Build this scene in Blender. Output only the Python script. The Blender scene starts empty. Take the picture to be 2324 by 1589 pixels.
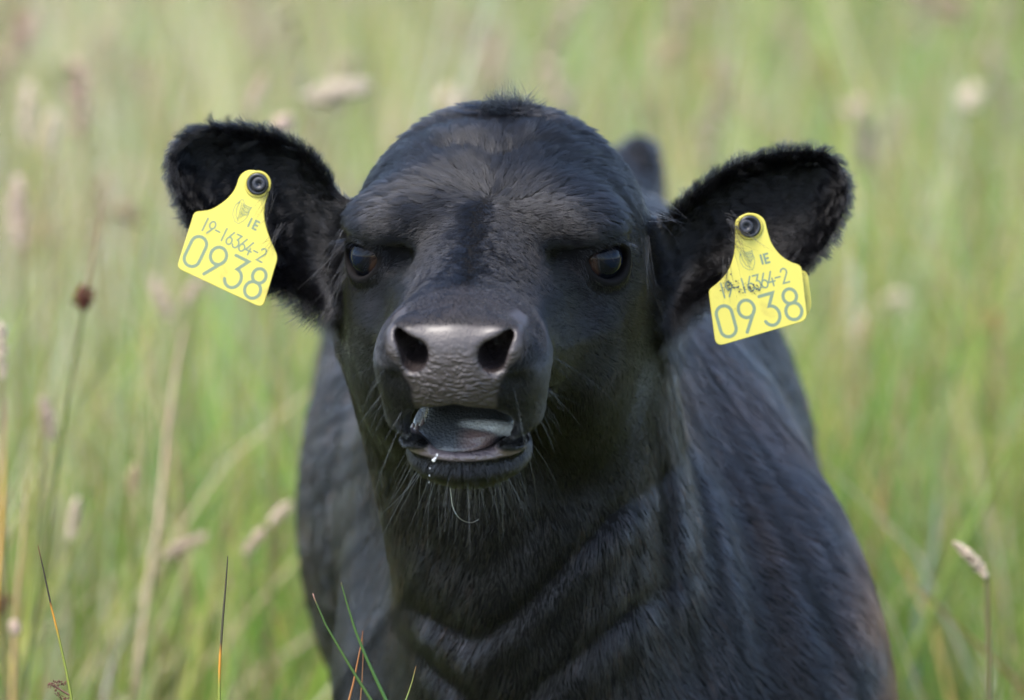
import bpy, math, random, time
import numpy as np
from mathutils import Matrix, Vector
T0 = time.time()
rng = np.random.default_rng(7)
random.seed(7)
sc = bpy.context.scene
col = sc.collection

# ------------------------------------------------------------------ camera, sky, sun, exposure
TILT = math.radians(8.0)
DIST = 4.0
C0 = np.array([0.0, 0.0, 0.95])                      # the point looked at, between the calf's eyes and muzzle
FW = np.array([0.0, math.cos(TILT), -math.sin(TILT)])   # away from the camera
UP = np.array([0.0, math.sin(TILT), math.cos(TILT)])
RT = np.array([1.0, 0.0, 0.0])
cam_d = bpy.data.cameras.new('camera')
cam = bpy.data.objects.new('camera', cam_d); col.objects.link(cam)
cam.location = C0 - DIST * FW
cam.rotation_euler = (math.pi / 2 - TILT, 0, 0)
cam_d.sensor_width = 36.0
cam_d.lens = 36.0 * DIST / 0.60
cam_d.clip_end = 1200
cam_d.dof.use_dof = True
cam_d.dof.focus_distance = DIST - 0.055
cam_d.dof.aperture_fstop = 5.8
sc.camera = cam

w = bpy.data.worlds.new('World'); sc.world = w; w.use_nodes = True
SUN_EL, SUN_AZ = math.radians(60), math.radians(225)   # azimuth from +Y clockwise: behind the camera, to the left
nt = w.node_tree
sky = nt.nodes.new('ShaderNodeTexSky'); sky.sky_type = 'NISHITA'; sky.sun_disc = False
sky.sun_elevation = SUN_EL; sky.sun_rotation = SUN_AZ; sky.dust_density = 2.0; sky.ozone_density = 1.0
bgn = nt.nodes['Background']; bgn.inputs['Strength'].default_value = 0.14
nt.links.new(sky.outputs[0], bgn.inputs['Color'])
sun_d = bpy.data.lights.new('sun', 'SUN'); sun_d.energy = 1.35; sun_d.angle = math.radians(14); sun_d.color = (1.0, 0.95, 0.88)
sun = bpy.data.objects.new('sun', sun_d); col.objects.link(sun)
sd = Vector((math.sin(SUN_AZ) * math.cos(SUN_EL), math.cos(SUN_AZ) * math.cos(SUN_EL), math.sin(SUN_EL)))
sun.rotation_euler = sd.to_track_quat('Z', 'Y').to_euler(); sun.location = (-3, -5, 8)
sc.view_settings.view_transform = 'Standard'; sc.view_settings.look = 'None'
sc.view_settings.gamma = 1.0; sc.view_settings.use_curve_mapping = False
sc.view_settings.exposure = 1.95
sc.cycles.max_bounces = 6; sc.cycles.transparent_max_bounces = 8
sc.cycles.sample_clamp_indirect = 6.0
try: sc.cycles.use_denoising = True
except Exception: pass

# ------------------------------------------------------------------ coordinates
PXCM = 2324 / 60.0
def M2W(P):                                          # modelling frame (x right, f away, u up; cm) -> world (m)
    P = np.asarray(P, float)
    return C0 + 0.01 * (P[..., 0:1] * RT + P[..., 1:2] * FW + P[..., 2:3] * UP)
def PX(px, py, f=0.0):                               # a place seen at photo position px,py and f cm beyond the focus plane
    s = 1 + f / (DIST * 100)
    return np.array([(px - 1162) / PXCM * s, f, (794.5 - py) / PXCM * s])

def nrm(v): return v / np.maximum(np.linalg.norm(v, axis=-1, keepdims=True), 1e-9)
def sstep(a, b, x):
    t = np.clip((x - a) / (b - a), 0, 1); return t * t * (3 - 2 * t)

# head frame: a towards the nose, b to the picture's right, c dorsal
th, yaw, roll = math.radians(20), math.radians(6.5), math.radians(0.8)
ax_a = np.array([-math.sin(yaw) * math.cos(th), -math.cos(yaw) * math.cos(th), -math.sin(th)])
ax_c = np.array([0, 0, 1.0]) - ax_a * ax_a[2]; ax_c = ax_c / np.linalg.norm(ax_c)
ax_b = -np.cross(ax_c, ax_a)
if ax_b[0] < 0: ax_b = -ax_b
cr, sr = math.cos(roll), math.sin(roll)
ax_b, ax_c = ax_b * cr - ax_c * sr, ax_c * cr + ax_b * sr
HO = np.array([-1.15, 0.0, 4.45])
RH = np.stack([ax_a, ax_b, ax_c])                    # rows
def toH(P): return (P - HO) @ RH.T
def fromH(h): return np.asarray(h, float) @ RH + HO

# ------------------------------------------------------------------ signed distances (cm)
def ell(P, c, r, R=None):
    q = P - np.asarray(c, float)
    if R is not None: q = q @ R.T
    r = np.asarray(r, float)
    k0 = np.linalg.norm(q / r, axis=1); k1 = np.linalg.norm(q / (r * r), axis=1)
    return k0 * (k0 - 1) / np.maximum(k1, 1e-6)
def cone(P, a, b, ra, rb):
    a = np.asarray(a, float); b = np.asarray(b, float)
    ba = b - a; pa = P - a
    h = np.clip(pa @ ba / (ba @ ba), 0, 1)
    return np.linalg.norm(pa - h[:, None] * ba, axis=1) - (ra + (rb - ra) * h)
def smin(a, b, k):
    h = np.maximum(k - np.abs(a - b), 0) / k
    return np.minimum(a, b) - h * h * k * 0.25
def smax(a, b, k): return -smin(-a, -b, k)
def rotz(deg):  # rotation about the first axis (a): mixes b and c
    t = math.radians(deg); return np.array([[1, 0, 0], [0, math.cos(t), math.sin(t)], [0, -math.sin(t), math.cos(t)]])
def basis(n, up=(0, 0, 1)):
    n = np.asarray(n, float); n = n / np.linalg.norm(n)
    t = np.cross(up, n); t = t / np.linalg.norm(t)
    return np.stack([n, t, np.cross(n, t)])

SA = np.array([-14, -11.5, -9, -6, -2, 1, 4, 7, 10, 13, 16, 18.5, 20])
SW = np.array([1.5, 6.0, 8.0, 8.9, 8.9, 8.5, 7.5, 6.3, 5.4, 4.8, 4.5, 4.0, 2.5])
ST = np.array([-2, 3.6, 6.6, 8.2, 8.3, 7.5, 6.3, 5.3, 4.6, 4.1, 3.5, 2.7, 1.5])
SB = np.array([-4, -8, -9, -9.3, -9.0, -8.5, -7.6, -6.3, -5, -3.0, -2.2, -1.8, 0])
_t = np.linspace(SA[0], SA[-1], 400)
def _smooth(y):
    v = np.interp(_t, SA, y); k = np.hanning(41); k /= k.sum()
    return np.convolve(np.pad(v, 20, 'edge'), k, 'valid')
TW, TT, TB = _smooth(SW), _smooth(ST), _smooth(SB)
def loft(h):
    a = h[:, 0]; w_ = np.interp(a, _t, TW); t_ = np.interp(a, _t, TT); b_ = np.interp(a, _t, TB)
    mid = (t_ + b_) / 2 ; half = (t_ - b_) / 2
    y = np.abs(h[:, 1]) / w_; z = (h[:, 2] - mid) / half
    # broad forehead, narrower towards the jaw
    y = y * (1 + 0.18 * np.clip(-z, 0, 1.5) + 0.55 * np.clip(z + 0.15, 0, 1.2) * sstep(2.0, 5.5, a) * sstep(15.5, 10, a))
    n = np.where(z > 0, 2.08, 2.45)
    rho = (y ** n + np.abs(z) ** n) ** (1 / n)
    d = (rho - 1) * np.minimum(w_, half) * 0.9
    d = smax(d, a - 19.0, 1.5); d = smax(d, -13.5 - a, 2.0)
    return d

EYE_C = np.array([2.6, 6.3, 2.0]); EYE_R = 1.62
EYE_N = np.array([0.66, 0.74, 0.12])
EYE_BAS = basis(EYE_N)                               # n, t (towards the nose side or back), v up
NOS = np.array([18.6, 2.35, 2.45])

# ear outlines seen from the front, photo positions
EARL = [(800, 455), (760, 405), (725, 352), (680, 318), (620, 290), (545, 277), (470, 275), (415, 296), (383, 335), (374, 385), (390, 450), (425, 510), (452, 590), (520, 640), (590, 650), (650, 668), (710, 705), (770, 735), (850, 700), (880, 560)]
EARR = [(1490, 505), (1530, 462), (1580, 415), (1640, 373), (1715, 343), (1800, 330), (1870, 330), (1915, 362), (1938, 425), (1930, 475), (1895, 545), (1850, 605), (1790, 650), (1700, 668), (1640, 665), (1590, 690), (1530, 735), (1485, 760), (1420, 700), (1400, 560)]
def earset(pts, f, sgn, fold):
    P = np.array([PX(x, y, f)[[0, 2]] for x, y in pts])
    for _ in range(1):                                # corner cutting
        Q = np.roll(P, -1, 0); P = np.stack([P * .75 + Q * .25, P * .25 + Q * .75], 1).reshape(-1, 2)
    return P
EARF = 5.5
EAR = [(earset(EARL, EARF + .5, -1, 0), -1), (earset(EARR, EARF - .5, 1, 0), 1)]
def poly_sdf(p, V):
    d = np.full(len(p), 1e9); s = np.ones(len(p))
    n = len(V)
    for i in range(n):
        a = V[i]; b = V[i - 1]; e = b - a; w_ = p - a
        t = np.clip(w_ @ e / (e @ e), 0, 1); q = w_ - t[:, None] * e
        d = np.minimum(d, (q * q).sum(1))
        c1 = p[:, 1] >= a[1]; c2 = p[:, 1] < b[1]; c3 = e[0] * w_[:, 1] > e[1] * w_[:, 0]
        f = (c1 & c2 & c3) | (~c1 & ~c2 & ~c3); s[f] *= -1
    return s * np.sqrt(d)
def ear_mid(P, d2, sgn):
    """depth of the ear's middle sheet: cupped, rims forward, root further back"""
    ins = np.clip(-d2, 0, 5)
    x = np.abs(P[:, 0] + 0.6)
    cup = 2.6 * (1 - np.exp(-(ins / 1.5) ** 1.5))
    return EARF - 1.4 + cup * sstep(8.0, 11.5, x) - 0.10 * (x - 12) + 1.0 * sstep(15, 20, x)
def ear(P, V, sgn):
    d2 = poly_sdf(P[:, [0, 2]], V)
    fm = ear_mid(P, d2, sgn)
    d3 = np.abs(P[:, 1] - fm) * 0.75 - 0.32
    return smax(d2 + 0.1, d3, 0.9)

def body_sdf(P, legs=True):
    x, f, u = P.T
    neck = cone(P, (-0.8, 8, 1), (5.0, 20, -24), 8.8, 10.2)
    d = neck
    d = smin(d, cone(P, (-0.5, 12, 3), (3.5, 40, -8), 7.5, 13), 6)
    d = smin(d, ell(P, (5.6, 34, -20), (16.3, 20, 22)), 6)
    d = smin(d, ell(P, (15.5, 27, -30), (8.6, 12, 20)), 6)
    d = smin(d, ell(P, (-3.4, 33, -27), (7.0, 13, 20)), 3)
    d = smin(d, ell(P, (6.5, 17, -33), (9, 9, 14)), 4)
    d = smin(d, ell(P, (3.2, 72, -11), (17.9, 42, 23)), 5)
    d = smin(d, ell(P, (0.2, 106, -5.5), (15.0, 20, 20)), 7)
    d = smin(d, ell(P, (5.6, 112, 7.0), (6.3, 12, 8.0)), 4)
    d = smin(d, ell(P, (-5.2, 112, 7.0), (6.3, 12, 8.0)), 4)
    d = smin(d, ell(P, (9.6, 114, 13.4), (1.7, 5, 2.8)), 2)
    d = smin(d, ell(P, (-8.8, 114, 11.0), (1.9, 6, 2.6)), 2)
    if not legs: return skin_folds(P, d)
    dn = np.array([0, 0.139, -0.99])
    for hx, hf, hu, r0, kx in ((13, 26, -36, 6.5, 0), (-1, 32, -36, 5.5, 0), (8, 108, -16, 9.5, 5), (-5, 108, -16, 9.5, 5)):
        s = np.array([hx, hf, hu], float)
        g = -(95 - s[1] * 0.139) / 0.99              # ground level there
        L = (s[2] - g) / 0.99
        knee = s + dn * L * 0.48 + np.array([0, -1.0 + (kx > 0) * 5, 0]); fet = s + dn * (L - 4) + np.array([0, (kx > 0) * 4, 0])
        hoof = s + dn * (L - 2.2) + np.array([0, -2.0 + (kx > 0) * 4, 0])
        d = smin(d, cone(P, s, knee, r0, 3.4), 4)
        d = smin(d, cone(P, knee, fet, 3.0, 2.3), 1.5)
        d = smin(d, cone(P, fet, hoof, 2.6, 3.2), 1.0)
    # tail
    d = smin(d, cone(P, (0, 124, 6), (0, 130, -10), 3, 1.8), 2)
    d = smin(d, cone(P, (0, 130, -10), (0, 134, -48), 1.8, 3.0), 1)
    return skin_folds(P, d)
def skin_folds(P, d):
    x, f, u = P.T
    # skin folds across the throat (V shaped) and loose folds running down from the neck to the shoulder
    m = sstep(34, 20, f) * sstep(-34, -24, u) * sstep(-4, -11, u)
    v1 = u - np.where(x > -2.3, 1.0, 0.68) * (np.sqrt((x + 2.3) ** 2 + 0.9) - 0.95) + 0.25 * np.sin(x * .7 + 1)
    v2 = u - 0.85 * (np.sqrt((x + 0.8) ** 2 + 1.2) - 1.1) + 0.3 * np.sin(x * .5 + 2)
    fold = 0.85 * np.exp(-((v1 + 17.2) / 0.75) ** 2) + 0.75 * np.exp(-((v2 + 21.4) / 0.8) ** 2) - 0.45 * np.exp(-((v1 + 19.0) / 1.1) ** 2) - 0.35 * np.exp(-((v2 + 23.4) / 1.3) ** 2) + 0.3 * np.exp(-((v1 + 13.0) / 1.0) ** 2)
    v = v1
    side = sstep(13, 6, x) * sstep(-8, -4, x)
    d = d + m * side * (fold * 0.36 - 0.0 * np.exp(-((v + 21.3) / 1.2) ** 2))
    m2 = sstep(6, 11, x) * sstep(-2, -10, u) * sstep(45, 30, f)
    ang = np.arctan2(x - 7.5, -(u - 3) + 1e-6)
    d = d + m2 * 0.22 * np.sin(ang * 34 + 2.2 * np.sin(u * .22)) * sstep(0.0, 0.15, ang) * sstep(0.62, 0.4, ang)
    gro = np.exp(-((x - (8.6 + 0.10 * (-u - 6))) / 1.3) ** 2) * sstep(-3, -9, u) * sstep(-26, -16, u) * sstep(34, 22, f)
    d = d + 0.9 * gro
    return d

def head_sdf(P):
    h = toH(P)
    m = h.copy(); m[:, 1] = np.abs(h[:, 1])
    a, b, c = m.T
    d = loft(h)
    d = smin(d, ell(m, (-1.5, 4.9, -5.0), (6.8, 3.4, 6.2)), 2.5)       # cheeks
    d = smin(d, ell(m, (2.5, 4.8, 4.5), (3.0, 3.3, 1.6), rotz(-12)), 1.5)         # brows
    # lower jaw, opened
    jaw = cone(m, (-2, 0, -6.0), (10, 0, -5.6), 4.2, 2.6)
    jaw = smin(jaw, ell(m, (13.5, 0, -5.85), (3.55, 3.45, 1.6)), 2.2)
    jaw = smin(jaw, ell(m, (14.3, 0, -5.05), (2.85, 3.5, 0.5)), 0.35)  # lip
    # muzzle
    mz = ell(m, (15.8, 0, 0.35), (4.2, 4.35, 3.75))
    mz = smin(mz, ell(m, (15.0, 2.6, -2.2), (3.1, 1.95, 2.9)), 1.2)
    mz = smin(mz, ell(m, (18.2, 2.6, 2.1), (1.5, 1.5, 1.65)), 0.8)     # nostril wings
    mz = smin(mz, ell(m, (18.0, 0, 1.3), (1.9, 3.1, 2.6)), 0.9)        # nose pad
    d = smin(d, mz, 1.6)
    # mouth cavity
    cav = ell(m, (14.5, 0, -2.75), (8.0, 3.2, 2.0))
    cav = smin(cav, ell(m, (18.5, 0, -2.55), (4.0, 3.1, 1.5)), 0.5)
    gap = ell(m, (13.5, 4.2, -3.9), (5, 2.2, 0.55))
    d = smax(d, -cav, 0.45)
    d = smin(d, jaw, 0.5)
    jc = smax(ell(m, (13.5, 0, -4.0), (4.2, 2.75, 1.15)), -10, .1)
    d = smax(d, -jc, 0.35)
    d = smax(d, -gap, 0.4)
    # crown fold under the poll hair
    al = a - (0.5 - 0.16 * b * b + 0.3 * np.sin(h[:, 1] * 1.7 + .6))
    d = d + (0.11 * np.exp(-(al / 0.6) ** 2) - 0.08 * np.exp(-((al + 1.7) / 1.0) ** 2)) * sstep(5.2, 3.0, b) * sstep(4, 6, c)
    # nostrils
    n1 = ell(m, (19.0, 2.12, 1.9), (2.6, 0.68, 0.86), rotz(24))
    n2 = ell(m, (18.5, 2.75, 2.65), (1.7, 0.40, 0.78), rotz(-38))
    d = smax(d, -smin(n1, n2, 0.9), 0.35)
    # groove below the wing, pad outline, middle dent
    d = d + 0.16 * np.exp(-((c - 0.7) ** 2 / .5 + (b - 3.35) ** 2 / .35)) * sstep(15, 17, a)
    d = d + 0.10 * np.exp(-(b / .5) ** 2) * sstep(17, 18.5, a) * sstep(3, 1, c)
    # hollow between brow and bridge, tear trough below the eye
    d = d + 0.85 * np.exp(-(((a - 4.4) / 2.1) ** 2 + ((b - 4.4) / 1.7) ** 2 + ((c - 2.6) / 0.8) ** 2))
    d = d + 0.35 * np.exp(-(((a - 6.0) / 2.5) ** 2 + ((b - 5.6) / 1.2) ** 2 + ((c - 0.0) / 1.2) ** 2))
    # eyes: lids round the ball, then the opening
    q = (m - EYE_C) @ EYE_BAS.T
    rr = np.linalg.norm(q, axis=1)
    lid = rr - (EYE_R + 0.24)
    lid = smax(lid, -q[:, 0] - 0.3, 0.5)
    d = smin(d, lid, 1.3)
    tt = q[:, 1]; vv = q[:, 2] + 0.12 * tt
    op = (np.sqrt((tt / 1.40) ** 2 + (vv / np.where(vv > 0, 0.88, 1.12)) ** 2) - 1) * 1.0
    # raised lid rims
    d = d - 0.07 * np.exp(-((op - 0.24) / 0.16) ** 2) * sstep(0, .6, q[:, 0]) * sstep(3.4, 2.4, rr)
    d = d + 0.07 * np.exp(-((op - 0.72) / 0.16) ** 2) * sstep(0, .6, q[:, 0]) * sstep(4.0, 2.4, rr)
    hole = smax(op, -q[:, 0] + 0.2, 0.2); hole = smax(hole, rr - 3.2, 0.2)
    d = smax(d, -hole, 0.16)
    return d

def sdf(P):
    out = np.empty(len(P)); low = (P[:, 2] < -14) | (P[:, 1] > 40)
    if low.any(): out[low] = body_sdf(P[low])
    if (~low).any(): out[~low] = body_sdf(P[~low], False)
    c = np.array([0, 2, 2.0])
    near = np.linalg.norm(P - c, axis=1) < 36
    if near.any():
        Q = P[near]; d = head_sdf(Q)
        d = smin(d, out[near], 3.0)
        h = toH(Q)
        # the mouth stays clear of the neck
        for V, s in EAR:
            k = (Q[:, 0] * s > 4)
            if k.any():
                e = ear(Q[k], V, s)
                dd = d[k]; ed = smin(dd, e, 1.2)
                d[k] = ed
        out[near] = d
    return out

# ------------------------------------------------------------------ one continuous skin, finer near the head
QR, QL, QC = 23.0, 16.0, np.array([-0.5, 0.0, 2.0])
def warp(q):
    r = np.linalg.norm(q, axis=1); rc = np.maximum(r - QR, 0)
    g = np.where(r > QR, QR + QL * (np.exp(rc / QL) - 1), r)
    return QC + q * (g / np.maximum(r, 1e-6))[:, None], np.exp(rc / QL)
def surface(hstep, B=8):
    qmax = QR + QL * math.log(1 + (165 - QR) / QL)
    n = int(math.ceil(2 * qmax / hstep / 64)) * 64
    def centres(ix, size): return (ix + 0.5) * size * hstep - n * hstep / 2
    blk = np.stack(np.meshgrid(*[np.arange(n // 64)] * 3, indexing='ij'), -1).reshape(-1, 3)
    for size in (64, 32, 16, 8):
        q = centres(blk, size); P, sc_ = warp(q)
        keep = np.empty(len(P), bool)
        for i in range(0, len(P), 200000):
            s_ = slice(i, i + 200000)
            keep[s_] = np.abs(sdf(P[s_])) < size * hstep * 0.87 * np.maximum(sc_[s_], np.linalg.norm(P[s_] - QC, axis=1) / np.maximum(np.linalg.norm(q[s_], axis=1), 1)) * (1.6 if size > 8 else 1.35) + 0.25
        blk = blk[keep]
        if size > B:
            off = np.stack(np.meshgrid([0, 1], [0, 1], [0, 1], indexing='ij'), -1).reshape(-1, 3)
            blk = (blk[:, None] * 2 + off[None]).reshape(-1, 3)
    g = np.arange(B + 1); loc = np.stack(np.meshgrid(g, g, g, indexing='ij'), -1).reshape(-1, 3)
    N = n + 2
    keys, verts, quads = [], [], []
    for i in range(0, len(blk), 600):
        b = blk[i:i + 600]
        ci = (b[:, None] * B + loc[None])                       # corner indices
        q = ci.reshape(-1, 3) * hstep - n * hstep / 2
        P, _ = warp(q)
        v = sdf(P).reshape(len(b), B + 1, B + 1, B + 1)
        ci = ci.reshape(len(b), B + 1, B + 1, B + 1, 3)
        neg = v < 0
        cnt = np.zeros((len(b), B, B, B), int)
        for dx in (0, 1):
            for dy in (0, 1):
                for dz in (0, 1): cnt += neg[:, dx:dx + B, dy:dy + B, dz:dz + B]
        act = (cnt > 0) & (cnt < 8)
        acc = np.zeros(act.shape + (3,)); m = np.zeros(act.shape)
        cs = [(x, y, z) for x in (0, 1) for y in (0, 1) for z in (0, 1)]
        for p in cs:
            for axn in range(3):
                if p[axn]: continue
                p2 = list(p); p2[axn] = 1
                A = v[:, p[0]:p[0] + B, p[1]:p[1] + B, p[2]:p[2] + B]; Bv = v[:, p2[0]:p2[0] + B, p2[1]:p2[1] + B, p2[2]:p2[2] + B]
                ch = (A < 0) != (Bv < 0)
                t = np.where(ch, A / np.where(ch, A - Bv, 1), 0)
                for k in range(3):
                    acc[..., k] += np.where(ch, p[k] + (t if k == axn else 0), 0)
                m += ch
        base = ci[:, :B, :B, :B]
        vq = (base[act] + acc[act] / m[act][:, None]) * hstep - n * hstep / 2
        verts.append(warp(vq)[0]); kb = base[act]
        keys.append((kb[:, 0] * N + kb[:, 1]) * N + kb[:, 2])
        for axn in range(3):
            sl = [slice(0, B)] * 3; s2 = [slice(0, B)] * 3; s2[axn] = slice(1, B + 1)
            A = neg[(slice(None),) + tuple(sl)]; Bn = neg[(slice(None),) + tuple(s2)]
            ch = A != Bn
            e = base[ch]; flip = A[ch]
            o1, o2 = [(1, 2), (2, 0), (0, 1)][axn]
            c_ = []
            for d1, d2 in ((-1, -1), (0, -1), (0, 0), (-1, 0)):
                x = e.copy(); x[:, o1] += d1; x[:, o2] += d2
                c_.append((x[:, 0] * N + x[:, 1]) * N + x[:, 2])
            qd = np.stack(c_, 1); qd[~flip] = qd[~flip][:, ::-1]
            quads.append(qd)
    keys = np.concatenate(keys); V = np.concatenate(verts); Q = np.concatenate(quads)
    o = np.argsort(keys); keys = keys[o]; V = V[o]
    ix = np.searchsorted(keys, Q); ix = np.minimum(ix, len(keys) - 1)
    ok = (keys[ix] == Q).all(1)
    return V, ix[ok]
V, F = surface(0.18)
LOG=[time.time()-T0]
print('skin', len(V), len(F), round(time.time() - T0, 1))
# keep the largest connected piece only
def clean(V, F):
    lab = np.arange(len(V))
    for _ in range(400):
        mn = lab[F].min(1); new = lab.copy()
        for k in range(4): np.minimum.at(new, F[:, k], mn)
        new = new[new]; new = new[new]
        if (new == lab).all(): break
        lab = new
    u_, c_ = np.unique(lab, return_counts=True); best = u_[c_.argmax()]
    keep = lab == best; re = np.cumsum(keep) - 1
    return V[keep], re[F[keep[F[:, 0]]]]
V, F = clean(V, F)
LOG.append(time.time()-T0)
print('kept', len(V), round(time.time() - T0, 1))
def vnormals(V, F):
    n = np.cross(V[F[:, 2]] - V[F[:, 0]], V[F[:, 3]] - V[F[:, 1]])
    out = np.zeros_like(V)
    for k in range(4): np.add.at(out, F[:, k], n)
    return nrm(out)
VN = vnormals(V, F)

#==MATERIALS==
def mat(name):
    m = bpy.data.materials.new(name); m.use_nodes = True
    return m, m.node_tree, m.node_tree.nodes['Principled BSDF']
def simple(name, c, rough=0.6, spec=0.5, coat=0.0):
    m, t, p = mat(name)
    p.inputs['Base Color'].default_value = (*c, 1); p.inputs['Roughness'].default_value = rough
    p.inputs['Specular IOR Level'].default_value = spec; p.inputs['Coat Weight'].default_value = coat
    p.inputs['Coat Roughness'].default_value = 0.03
    return m
def tag(o, label=None, cat=None, group=None, kind=None):
    if label: o['label'] = label
    if cat: o['category'] = cat
    if group: o['group'] = group
    if kind: o['kind'] = kind
    return o
def empty(name, loc, rot=(0, 0, 0)):
    o = bpy.data.objects.new(name, None); col.objects.link(o); o.location = loc; o.rotation_euler = rot
    o.empty_display_size = 0.05
    return o
def link(name, me, m=None, parent=None):
    """world-space mesh data, parented without moving"""
    o = bpy.data.objects.new(name, me); col.objects.link(o)
    if m is not None: me.materials.append(m)
    if parent is not None:
        o.parent = parent; bpy.context.view_layer.update(); o.matrix_parent_inverse = parent.matrix_world.inverted()
    return o
def mesh(name, W, faces, smooth=True):
    me = bpy.data.meshes.new(name)
    W = np.asarray(W, np.float32)
    if isinstance(faces, np.ndarray):
        k = faces.shape[1]
        me.vertices.add(len(W)); me.vertices.foreach_set('co', W.ravel())
        me.loops.add(faces.size); me.loops.foreach_set('vertex_index', faces.astype(np.int32).ravel())
        me.polygons.add(len(faces)); me.polygons.foreach_set('loop_start', np.arange(0, faces.size, k, dtype=np.int32))
        me.update(calc_edges=True)
    else:
        me.from_pydata([tuple(map(float, v)) for v in W], [], faces); me.update()
    me.polygons.foreach_set('use_smooth', np.full(len(me.polygons), smooth, dtype=bool))
    return me
def vcol(me, name, c):
    a = me.color_attributes.new(name, 'FLOAT_COLOR', 'POINT')
    c = np.asarray(c, np.float32)
    if c.shape[1] == 3: c = np.concatenate([c, np.ones((len(c), 1), np.float32)], 1)
    a.data.foreach_set('color', c.ravel())
def setf(me, name, v):
    a = me.attributes.new(name, 'FLOAT', 'POINT'); a.data.foreach_set('value', np.asarray(v, np.float32))

# ------------------------------------------------------------------ the calf
calf = empty('black_calf', (0.04, 0.6, 0.0))
tag(calf, 'black calf with raised head and open mouth, facing the camera in long grass', 'calf')

def eye_local(P):
    h = toH(P); m = h.copy(); m[:, 1] = np.abs(m[:, 1])
    q = (m - EYE_C) @ EYE_BAS.T
    tt = q[:, 1]; vv = q[:, 2] + 0.12 * tt
    op = np.sqrt((tt / 1.40) ** 2 + (vv / np.where(vv > 0, 0.88, 1.12)) ** 2) - 1
    return q, op, np.linalg.norm(q, axis=1)
def bare_masks(P):
    """pad: naked nose skin, lip: wet lips, inn: inside the mouth and nostrils"""
    h = toH(P); a, b, c = h[:, 0], np.abs(h[:, 1]), h[:, 2]
    top = 3.75 - 0.06 * b
    wid = np.interp(c, [-2.2, -1.2, 0.2, 1.2, 2.0, 3.2], [2.0, 2.35, 2.5, 3.0, 3.8, 3.9])
    edge = np.minimum(np.minimum(wid - b, top - c), (a - 15.3)) + 0.07 * np.sin(h[:, 1] * 3.1 + c * 2) * np.sin(c * 4 + 1)
    pad = sstep(-0.12, 0.22, edge) * sstep(-2.6, -2.2, c)
    # nostrils
    mm = np.stack([a, b, c], 1)
    n1 = ell(mm, (19.0, 2.12, 1.9), (2.7, 0.70, 0.88), rotz(24)); n2 = ell(mm, (18.5, 2.75, 2.65), (1.8, 0.42, 0.80), rotz(-38))
    nos = sstep(0.12, -0.08, np.minimum(n1, n2)) * (a > 15)
    cav = np.minimum(ell(h, (14.5, 0, -2.75), (8.1, 3.1, 2.08)), ell(h, (13.5, 0, -4.0), (4.3, 2.85, 1.25)))
    inn = sstep(0.10, -0.06, cav) * (a < 17.0)
    lip = sstep(0.42, 0.20, np.abs(ell(h, (14.3, 0, -5.05), (2.9, 3.65, 0.66)))) * sstep(-5.32, -5.14, c) * (a > 9)
    return pad, lip, np.maximum(nos, inn)

padm, lipm, innm = bare_masks(V)
q_, op_, rr_ = eye_local(V)
eyel = sstep(0.30, 0.10, op_) * (rr_ < 3.0) * (q_[:, 0] > 0)
W = M2W(V)
me = mesh('body', W, F)
_h = toH(V); padm = np.maximum(padm, 0.38 * sstep(12.5, 15.0, _h[:, 0]) * sstep(1.8, 3.0, _h[:, 2]))
setf(me, 'bare', np.maximum(padm, lipm)); setf(me, 'inner', innm); setf(me, 'lid', eyel); setf(me, 'lip', lipm)
hv = toH(V)
hc_ = me.attributes.new('hpos', 'FLOAT_VECTOR', 'POINT'); hc_.data.foreach_set('vector', hv.astype(np.float32).ravel())

m_skin, t, p = mat('calf_skin')
N = t.nodes; L = t.links
def attr(name, t=t):
    n = t.nodes.new('ShaderNodeAttribute'); n.attribute_name = name; return n
def mixc(t, fac, a, b):
    n = t.nodes.new('ShaderNodeMix'); n.data_type = 'RGBA'
    for sock, v in ((n.inputs[0], fac), (n.inputs[6], a), (n.inputs[7], b)):
        if isinstance(v, (tuple, float, int)): sock.default_value = v
        else: t.links.new(v, sock)
    return n.outputs[2]
def mixf(t, fac, a, b):
    n = t.nodes.new('ShaderNodeMix'); n.data_type = 'FLOAT'
    for sock, v in ((n.inputs[0], fac), (n.inputs[2], a), (n.inputs[3], b)):
        if isinstance(v, (float, int)): sock.default_value = v
        else: t.links.new(v, sock)
    return n.outputs[0]
hp = attr('hpos'); bare = attr('bare'); inner = attr('inner'); lid = attr('lid'); lipa = attr('lip')
nz = N.new('ShaderNodeTexNoise'); nz.inputs['Scale'].default_value = 1.1; nz.inputs['Detail'].default_value = 5; L.new(hp.outputs['Vector'], nz.inputs['Vector'])
skin_c = mixc(t, nz.outputs[0], (0.020, 0.016, 0.0155, 1), (0.050, 0.039, 0.039, 1))
skin_c = mixc(t, lipa.outputs['Fac'], skin_c, (0.16, 0.125, 0.13, 1))
c1 = mixc(t, bare.outputs['Fac'], (0.005, 0.0048, 0.005, 1), skin_c)
c2 = mixc(t, lid.outputs['Fac'], c1, (0.006, 0.005, 0.005, 1))
c3 = mixc(t, inner.outputs['Fac'], c2, (0.012, 0.008, 0.008, 1))
L.new(c3, p.inputs['Base Color'])
L.new(mixf(t, bare.outputs['Fac'], 0.75, 0.48), p.inputs['Roughness'])
L.new(mixf(t, bare.outputs['Fac'], 0.08, 0.5), p.inputs['Specular IOR Level'])
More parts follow.
